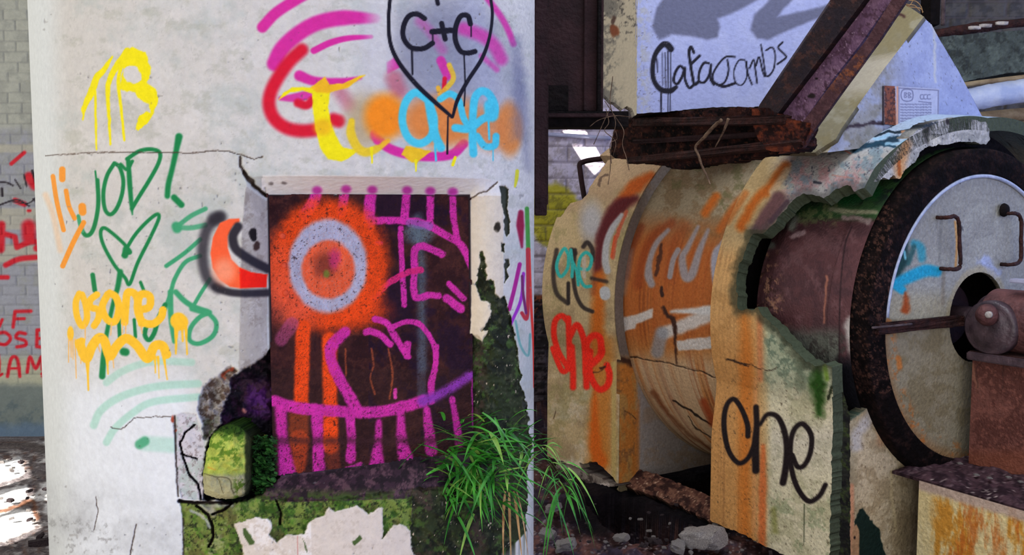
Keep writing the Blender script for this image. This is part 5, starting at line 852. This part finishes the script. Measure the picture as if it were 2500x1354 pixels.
def du_paint(p):
    s = p.stroke; f_ = lambda q, w, cl=c(12, 9, 26), **k: s(zF(q), np.asarray(w)*.3324, cl, .2, **k); p.mott(c(170, 176, 212), 90, .45, .65, .7, 3); GR = c(96, 98, 122)
    p.poly(zF([(905, 200), (940, 60), (1000, -20), (1720, -20), (1560, 70), (1390, 140), (1408, 200), (1390, 275), (1320, 292), (1180, 262), (1050, 252), (960, 292)]), GR, 5, 2, .95); p.poly(zF([(1960, -20), (1870, 70), (1830, 125), (1980, 90), (2150, 50), (2300, 0), (2250, 120), (2136, 130), (1900, 225), (1760, 292), (1680, 285), (1630, 220), (1660, 110), (1740, 30), (1790, -20)]), GR, 5, 2, .95)
    p.mott(c(170, 168, 166), 12, .45, .6, .7, 6, 1-sst(1570, 1600, p.x))
    f_([(1045, 358), (1020, 330), (985, 330), (932, 400), (912, 500), (922, 590), (970, 655), (1040, 668), (1085, 640)], [50, 50, 40, 34, 34, 34, 40, 40, 28])
    for q, w in (([(1045, 370), (1046, 650)], 9), ([(1003, 385), (1008, 640)], 7), ([(985, 390), (985, 630)], 6), ([(945, 430), (948, 530)], 8), ([(1025, 380), (1026, 830)], 9), ([(974, 660), (976, 830)], 12), ([(1042, 665), (1043, 830)], 8)): f_(q, w)
    f_([(1150, 520), (1115, 485), (1080, 530), (1068, 595), (1095, 615), (1130, 560), (1150, 500), (1150, 580), (1180, 645), (1212, 625)], 20); f_([(1215, 385), (1195, 345), (1180, 380), (1190, 470), (1205, 560), (1220, 620), (1250, 600)], 22); f_([(1195, 470), (1258, 410)], 20)
    f_([(1325, 465), (1290, 462), (1258, 520), (1252, 590), (1290, 605), (1328, 550), (1342, 475), (1335, 570), (1360, 620)], 18); f_([(1518, 418), (1450, 418), (1390, 480), (1352, 560), (1380, 620), (1440, 605), (1470, 520), (1462, 440)], 14); f_([(1360, 605), (1430, 635), (1515, 612)], 20)
    f_([(1590, 440), (1545, 445), (1510, 520), (1520, 600), (1565, 625), (1605, 560), (1595, 450)], 10); f_([(1600, 450), (1612, 540), (1642, 620)], 13); f_([(1625, 500), (1655, 440), (1668, 520), (1680, 610)], 13); f_([(1672, 480), (1695, 420), (1720, 520), (1735, 560)], 13); f_([(1708, 328), (1725, 430), (1748, 558), (1800, 510), (1812, 400), (1790, 348), (1745, 370)], 12); f_([(1868, 310), (1835, 350), (1882, 400), (1890, 425), (1830, 470)], 14)
    f_([(845, 480), (850, 520)], 8, c(120, 120, 150), op=.6); p.mott(c(90, 84, 90), 5, .73, .8, .8, 8, 1-sst(1620, 1660, p.x))
sheet('duct_front', (0, 4.3, 0), X3, Z3, [(1553, -60), (2180, -60), (1960, 262), (1850, 264), (1800, 260), (1740, 262), (1690, 266), (1640, 272), (1560, 277), (1552, 277)], M['duct'], du_paint, base=c(158, 165, 206), parent=duct, thick=(0, .3, 0), back=True, jag=1.5, flip=False, rimcol=c(60, 46, 44))  # bluish base has the sky-lit shade of this face mixed in
e0 = hity(1553., 100., 4.3); e1 = hity(1468., 100., 4.62); eu = e1-e0; eu[2] = 0; eu /= np.linalg.norm(eu)
sheet('duct_side', e0, eu, Z3, zF([(545, -60), (800, -60), (796, 840), (780, 850), (760, 800), (720, 775), (690, 800), (640, 760), (600, 740), (560, 700), (550, 600), (545, 400), (530, 200)]), M['duct'], lambda p: (p.mott(c(120, 116, 108), 26, .42, .58, .9, 3, (1-sst(1500, 1530, p.x-8*p.n1))), p.mott(c(70, 66, 64), 8, .6, .7, .8, 4, 1-sst(60, 130, p.y)), p.ell(zF([(628, 225)])[0], 11, 15, c(130, 62, 24), .3, .95, 5), p.ell(zF([(625, 150)])[0], 5, 9, c(70, 40, 30), .5, .8, 4)), base=c(202, 190, 166), parent=duct, thick=(0, .1, 0), jag=2, flip=True)
stn = empty('steel_stanchion', hity(1320., 500., 3.5), 'dark brown steel stanchion hanging down close to the right flank of the white stack', 'stanchion')
def vbox(name, x0, x1, y0, y1, Yf, dep, mat, parent, bev=.003):
    a = hity(float(x0), float(y1), Yf); b_ = hity(float(x1), float(y0), Yf); top = 5.0 if y0 < -50 else b_[2]
    return box(name, (a[0], Yf, a[2]), (b_[0]-a[0], 0, 0), (0, 0, top-a[2]), (0, dep, 0), mat, parent, bev)
vbox('stanchion_flange', 1305, 1337, -100, 526, 3.45, .03, M['darksteel'], stn); vbox('stanchion_web', 1318, 1326, -100, 500, 3.48, .26, M['darksteel'], stn); vbox('stanchion_flange', 1307, 1340, -100, 500, 3.74, .03, M['darksteel'], stn)
pls = empty('hanging_steel_plate', hity(1400., 250., 3.8), 'wide dark rusty steel plate hanging between the stanchion and the lilac duct', 'plate')
vbox('back_plate', 1334, 1475, -100, 272, 3.85, .03, M['darksteel'], pls); vbox('edge_strip', 1425, 1434, -100, 270, 3.83, .02, M['darksteel'], pls); vbox('edge_strip', 1458, 1470, -100, 285, 3.81, .04, M['black'], pls); vbox('recess_cover', 1336, 1388, 208, 272, 3.82, .03, M['black'], pls); vbox('bottom_angle', 1336, 1535, 271, 310, 3.80, .12, M['black'], pls); vbox('angle_lip', 1336, 1500, 276, 286, 3.77, .03, M['darksteel'], pls)
# pipes and beams further back
rod = tube('bent_steel_rail', [hity(a, b_, 5.7) for a, b_ in zQ([(790, 1230), (760, 1080), (730, 900), (712, 760), (705, 690), (740, 655), (850, 625), (1000, 605), (1250, 575)])], .0165, M['darksteel'], None, 10, sm=True)
tag(rod, 'thin bent brown steel rail behind the left shoulder of the casing', 'rail')
tag(tube('wall_conduit', [hity(a, b_, 7.165) for a, b_ in zQ([(200, 265), (600, 290), (1130, 325)])], .016, M['pipe'], None, 10), 'thin pale conduit running along the brick wall above the yellow paint', 'conduit')
tag(tube('rusty_pipe', [hity(a, b_, 5.2) for a, b_ in zG([(1100, 250), (1250, 232), (1450, 205), (1650, 180), (2000, 150)])], [.022, .025, .03, .024, .026], M['rust'], None, 12, .3), 'rusty horizontal pipe with peeling white paint behind the tip of the hood', 'pipe')
for q in ((1520, 190), (1440, 205), (1640, 172)):
    P = hity(*zG([q])[0], 5.175); bm = rockmesh(3, 2, .5); [setattr(v, 'co', Vector((v.co.x*.045+P[0], v.co.y*.018+P[1], v.co.z*.03+P[2]))) for v in bm.verts]; bmo('paint_flake', bm, M['pale'], bpy.data.objects['rusty_pipe'], True)
tag(tube('vertical_rod', [hity(a, b_, 5.3) for a, b_ in zG([(1215, -200), (1212, 60), (1210, 185)])], .012, M['stone'], None, 8, .1), 'thin grey vertical rod ending at the rusty pipe', 'rod')
tag(vbox('dark_post', 2270, 2300, -100, 60, 6.2, .15, M['black'], None), 'dark upright post behind the thin grey rod', 'post')
lint = sheet('concrete_lintel', (0, 6.3, 0), X3, Z3, [(2220, 96), (2400, 80), (2620, 66), (2620, 175), (2460, 178), (2350, 200), (2280, 200)], M['debris'], lambda p: (p.mott(c(110, 120, 112), 30, .45, .6, .7, 3), p.mott(c(58, 62, 60), 20, .52, .64, .8, 4)), base=c(84, 92, 88), thick=(0, .3, 0), back=True, jag=2)
tag(lint, 'grey green concrete lintel in the dark upper right background', 'lintel')
def P2(q, Y): return [hity(a, b_, Y) for a, b_ in zM(q)]
tag(tube('wrapped_pipe', P2([(1200, 350), (1500, 290), (1800, 240), (2200, 190)], 5.6), [.068, .072, .07, .075], M['wrap'], None, 20, .08), 'thick pipe wrapped in blue white sheeting at the right edge', 'pipe')
tag(tube('wooden_rail', P2([(1150, 150), (1600, 90), (2200, 20)], 5.9), .018, M['beige'], None, 8, .1), 'slim beige rail just above the wrapped pipe', 'rail')
tag(tube('beige_pipe', P2([(1300, 580), (1700, 540), (2200, 500)], 5.8), .042, M['beige'], None, 16, .03), 'beige pipe directly below the wrapped pipe', 'pipe')
tag(tube('narrow_beige_pipe', P2([(1300, 700), (1700, 680), (2200, 630)], 5.7), .026, M['beige'], None, 14, .03), 'narrower brownish pipe below the beige pipe', 'pipe')
tag(tube('lowest_beige_pipe', P2([(1350, 770), (1700, 735), (2200, 690)], 5.65), .016, M['beige'], None, 10, .03), 'thinnest and lowest of the brownish pipes behind the hood', 'pipe')

# ------------------------------------------------------------------ mossy block, plants, roots, stones
def mb_paint(p):
    x, y = p.x, p.y; p.mott(c(206, 206, 90), 30, .45, .62, .9, 3, sst(1055, 1070, y)*(1-sst(1140, 1160, y))); p.mott(c(96, 132, 40), 16, .5, .62, .9, 4, (1-sst(1120, 1160, y))); p.zone(1-sst(1050, 1068, y+8*p.n1), c(58, 88, 26)); p.mott(c(30, 50, 14), 7, .5, .6, .9, 5, 1-sst(1055, 1072, y)); lo = sst(1150, 1165, y+8*p.n2); p.zone(lo*.85, c(176, 168, 136)); p.mott(c(80, 110, 30), 12, .5, .62, .9, 6, lo*sst(560, 580, x)); p.zone(sst(594, 602, x+6*p.n1)*.9, c(40, 44, 26))
    p.stroke(zE([(265, 820), (340, 840), (420, 850), (440, 890), (455, 950)]), 2.2, c(70, 60, 36), .4, .9, 3); p.stroke(zE([(350, 850), (370, 880), (390, 950)]), 1.6, c(80, 70, 46), .4, .9, 3); p.stroke(zE([(290, 780), (340, 795)]), 2, c(210, 150, 50), .5, .8, 2)
bo = zE([(300, 600), (330, 540), (380, 510), (440, 490), (500, 510), (545, 550), (580, 600), (582, 760), (578, 880), (560, 950), (470, 985), (340, 985), (262, 950), (258, 830), (275, 720)])
Pb = CAM+ray(*bo[0])*(kl+.0)
def mbd(x, y, V):
    d = sdf(x, y, bo); return .055*(1-np.sqrt(np.clip(1-(1-np.clip(d/34, 0, 1))**2, 0, 1)))+.02*(fbm(x, y, 16, 4, 3)-.5)-.004*sst(.5, .8, fbm(x, y, 5, 2, 6))*(y < 1060)
mbk = sheet('mossy_block', CAM+ray(560., 1120.)*(kl-.005), PU, Z3, bo, M['debris'], mb_paint, base=c(176, 192, 84), thick=(.02, .13, 0), back=True, step=1.8, jag=3, disp=mbd, flip=False)
tag(mbk, 'yellow green mossy masonry block in the broken corner left of the hatch', 'block')
MB_B = noisy('moss_leaf', c(20, 50, 16), c(52, 110, 40), None, 30, .8, .3, 40)
def leafy(name, pts, n, sz, mat, label, cat, spread, group=None):
    bm = bmesh.new()
    for _ in range(n):
        P = pts[random.randrange(len(pts))]+np.array([(random.random()-.5)*spread for _ in range(3)]); a = np.random.RandomState(random.randrange(10**6)).randn(3); a /= np.linalg.norm(a); b_ = np.cross(a, (.3, .2, 1)); b_ /= np.linalg.norm(b_); r = sz*(.6+random.random()*.8)
        vs = [bm.verts.new(P+a*r*math.cos(k*math.pi/3)*.7+b_*r*math.sin(k*math.pi/3)+np.cross(a, b_)*r*.25*(k % 2)) for k in range(6)]; bm.faces.new(vs)
    o = bmo(name, bm, mat, None, True, False); return tag(o, label, cat, group, 'stuff')
leafy('creeping_moss', [CAM+ray(x_, y_)*(kl+.05+.03*random.random()) for x_ in np.linspace(622, 668, 12) for y_ in np.linspace(1070, 1200, 24)], 500, .0065, MB_B, 'tiny dark leaves creeping up the left edge of the hatch', 'moss', .012)
def blades(name, root, dirs, mat, parent=None):
    bm = bmesh.new()
    for (d, L, w, droop, off) in dirs:
        p0 = np.array(root)+off; d = d/np.linalg.norm(d); side = np.cross(d, (0, 0, 1.)); side = side/(np.linalg.norm(side)+1e-6); tw = random.random()*1.2-.6; side = side*math.cos(tw)+np.cross(side, d)*math.sin(tw); prev = None; N = 11; kx = (random.random()-.5)*.3
        for i in range(N+1):
            u = i/N; q = p0+d*L*u+np.array((0, 0, -droop*L*u*u*1.2))+side*kx*L*u*u; ww = w*(1-u**2.2)*(.55+.45*min(1, u*4)); upv = np.array((0, -.3, 1.))
            cur = [bm.verts.new(q-side*ww), bm.verts.new(q+upv*ww*-.35), bm.verts.new(q+side*ww)] if i < N else [bm.verts.new(q)]*3
            if prev:
                if i < N: bm.faces.new([prev[0], prev[1], cur[1], cur[0]]); bm.faces.new([prev[1], prev[2], cur[2], cur[1]])
                else: bm.faces.new([prev[0], prev[1], cur[0]]); bm.faces.new([prev[1], prev[2], cur[0]])
            prev = cur
    return bmo(name, bm, mat, parent, True, False)
def tuft(name, px, py, k, n, L, label, seed, mats=('blade', 'blade2'), spread=.06, w=.0035, up=.35, droop=.75):
    R = np.random.RandomState(seed); root = CAM+ray(px, py)*k; t = empty(name, root, label, 'plant')
    ds = []
    for i in range(n):
        a = R.uniform(-1, 1)*1.9; d = np.array((math.sin(a), -.6*max(.1, math.cos(a)), R.uniform(-.7, 1.0)+up-.25)); ds.append((d, L*R.uniform(.45, 1.15), w*R.uniform(.6, 1.2), droop*R.uniform(.4, 1.5), np.array((R.randn()*spread, R.randn()*spread*.2, R.randn()*spread*.8))))
    blades('green_leaves', root, ds[:int(n*.8)], M[mats[0]], t); blades('pale_leaves', root, ds[int(n*.8):], M[mats[1]], t)
    return t, root
DRY = noisy('dry_leaf', c(120, 84, 50), c(186, 150, 104), None, 20, .9, .3, 40)
kk = float(cyl_depth(np.array(1170.), np.array(1100.))[0])
t1, r1_ = tuft('spiky_grass_tuft', 1150., 1115., kk-.02, 150, .12, 'large bright green spiky grass tuft growing on the sill below the hatch', 3, spread=.055, w=.0058, droop=.3)
t2, r2_ = tuft('drooping_grass_tuft', 1160., 1180., kk-.03, 100, .105, 'drooping lower green grass tuft hanging over the mossy foot of the stack', 5, spread=.045, droop=.55, up=.1, w=.0056)
t3, r3_ = tuft('edge_grass_tuft', 1265., 1080., kk+.10, 44, .10, 'small darker grass tuft at the right corner of the stack', 8, spread=.035, w=.005, droop=.3)
rt = blades('dry_leaves', r2_, [(np.array((R_, -.3, -.6)), .12, .004, .6, np.array((.09+R_*.1, 0, -.02))) for R_ in (-.1, 0, .12, .2)], DRY, t2)
t4, r4_ = tuft('hanging_grass_plant', 1322., 1095., kk+.25, 14, .13, 'thin grass plant arching out to the right of the stack', 12, mats=('blade2', 'blade'), spread=.01, w=.0045, up=.5)
t5, r5_ = tuft('trailing_grass_plant', 1375., 1180., kk+.5, 20, .15, 'trailing green grass hanging down in front of the concrete footing', 15, spread=.03, w=.005, up=-.1, droop=1.0)
t6, r6_ = tuft('seedling_grass', 1345., 1140., kk+.4, 12, .14, 'small grass seedling with long blades above the dark debris', 17, spread=.03, w=.004)
for a in (([(1308, 1010), (1300, 1080), (1330, 1130), (1325, 1180)], 'dry_tendril'), ([(1330, 1060), (1345, 1150), (1320, 1210), (1330, 1235), (1340, 1200)], 'dry_tendril')):
    pass
hr = empty('hanging_roots', bpt(1760, 300, -.2), 'pale forked dry root hanging down from the middle of the rusty girder', 'root')
F3 = lambda q, t: [bpt(a, b_, t) for a, b_ in zF(q)]
tube('main_root', F3([(1420, 880), (1360, 930), (1290, 1010), (1228, 1075), (1250, 1140), (1280, 1230), (1310, 1290), (1335, 1354)], -.26), [.008, .008, .006, .006, .005, .003], M['root'], hr, 7, .4)
tube('side_root', F3([(1470, 870), (1440, 950), (1400, 1030), (1370, 1085)], -.25), [.007, .004, .002], M['root'], hr, 7, .4)
vn = empty('dead_vines', hity(1495., 300., 3.7), 'tangle of thin dead vines hanging beside the dark steel plate', 'vine')
for k, q in enumerate(([(620, 560), (600, 760), (640, 900), (610, 1050), (600, 1250), (585, 1354)], [(570, 800), (590, 900), (560, 960), (640, 1040), (620, 1150)], [(450, 930), (520, 880), (640, 850), (760, 860)], [(560, 740), (640, 860), (700, 960), (690, 1060), (720, 1160), (740, 1250)], [(600, 800), (560, 880), (480, 1060)], [(640, 960), (650, 1020), (600, 1060), (610, 1200)])):
    tube('vine', [hity(a, b_, 3.72) for a, b_ in zF(q)], .0016, M['root'], vn, 6, .5)
wr = empty('wispy_straw', hity(2225., 20., 3.2), 'wispy pale straw strands at the top of the diagonal brace', 'straw')
for q in ([(930, 20), (960, 50), (1040, 60), (1065, 90)], [(940, 0), (1010, 10), (1050, 50), (1060, 95)], [(920, 10), (960, 40), (980, 20), (1000, -20)], [(900, -10), (940, 30), (1000, 40), (1040, 80)]): tube('strand', [hity(a, b_, 3.3) for a, b_ in zG(q)], .0016, DRY, wr, 5)
# stones
stones = [rockmesh(i, 4, .6, .7) for i in range(4)]; smesh = []
for i, bm in enumerate(stones):
    me = bpy.data.meshes.new('stone'); bm.to_mesh(me); bm.free(); [setattr(p, 'use_smooth', True) for p in me.polygons]; me.materials.append(M['pale'] if i % 2 else M['stone']); smesh.append(me)
def stone(px, py, r, lab=None, grp=None, m=None, z=0., name='stone'):
    P = hitz(float(px), float(py), z); rr = r*np.linalg.norm(P-CAM)/F; o = bpy.data.objects.new(name, smesh[random.randrange(4) if m is None else m]); COL.objects.link(o)
    o.location = (P[0], P[1], z+rr*.3); o.scale = (rr, rr*.8, rr*random.uniform(.7, 1.0)); o.rotation_euler = (random.uniform(-.3, .3), random.uniform(-.3, .3), random.uniform(0, 6.3))
    tag(o, lab or 'small broken stone lying in the dark debris between stack and casing', 'stone', grp if not lab else None); return o
stone(1712, 1330, 60, 'large lilac grey concrete lump in front of the right foot of the casing', m=1); stone(1380, 1338, 28, 'pale jagged plaster chunk at the foot of the hanging grass', m=3); stone(1335, 1310, 24, 'rounded yellowish grey chunk close to the stack', m=1); stone(1350, 1245, 22, 'flat pinkish plaster chip below the grass seedling', m=3)
stone(1515, 1318, 22, 'small white plaster chip in the middle of the dark debris', m=1); stone(1655, 1340, 26, 'pale chip beside the large concrete lump', m=3); stone(1745, 1282, 9, 'tiny pale pebble at the left corner of the right foot', m=1); stone(1600, 1325, 18, 'dark grey stone left of the large concrete lump', m=0)
R = np.random.RandomState(4)
for _ in range(90): stone(R.uniform(1330, 1900), R.uniform(1305, 1352) if R.rand() < .6 else R.uniform(1230, 1340), R.uniform(3, 8), None, 'small broken stones in the dark debris', m=(0 if R.rand() < .7 else 1))
R = np.random.RandomState(9)
for _ in range(26): stone(R.uniform(0, 150), R.uniform(1085, 1350), R.uniform(3, 8), 'small broken stone on the sunlit floor left of the stack', None, name='pebble')['group'] = 'small broken stones on the sunlit floor'
sl1 = stone(105, 1335, 34, 'long dark slab fragment on the floor at the lower left', m=0); sl1.scale = (sl1.scale[0], sl1.scale[1]*.35, sl1.scale[2]*.5); sl1.rotation_euler = (0, 0, .5)
def onpl(px, py, r, lab=None):
    P = hitz(float(px), float(py), ZT); rr = r*np.linalg.norm(P-CAM)/F; o = bpy.data.objects.new('stone', smesh[1]); COL.objects.link(o); o.location = (P[0], P[1], ZT+rr*.1); o.scale = (rr, rr, rr*.6); tag(o, 'small pale chip lying in the grit on the stained plinth', 'stone', 'pale chips on the plinth')
for q in ((1460, 755), (1570, 830), (1655, 850), (1760, 770), (1780, 845), (1860, 875)): onpl(*zK([q])[0], 6)
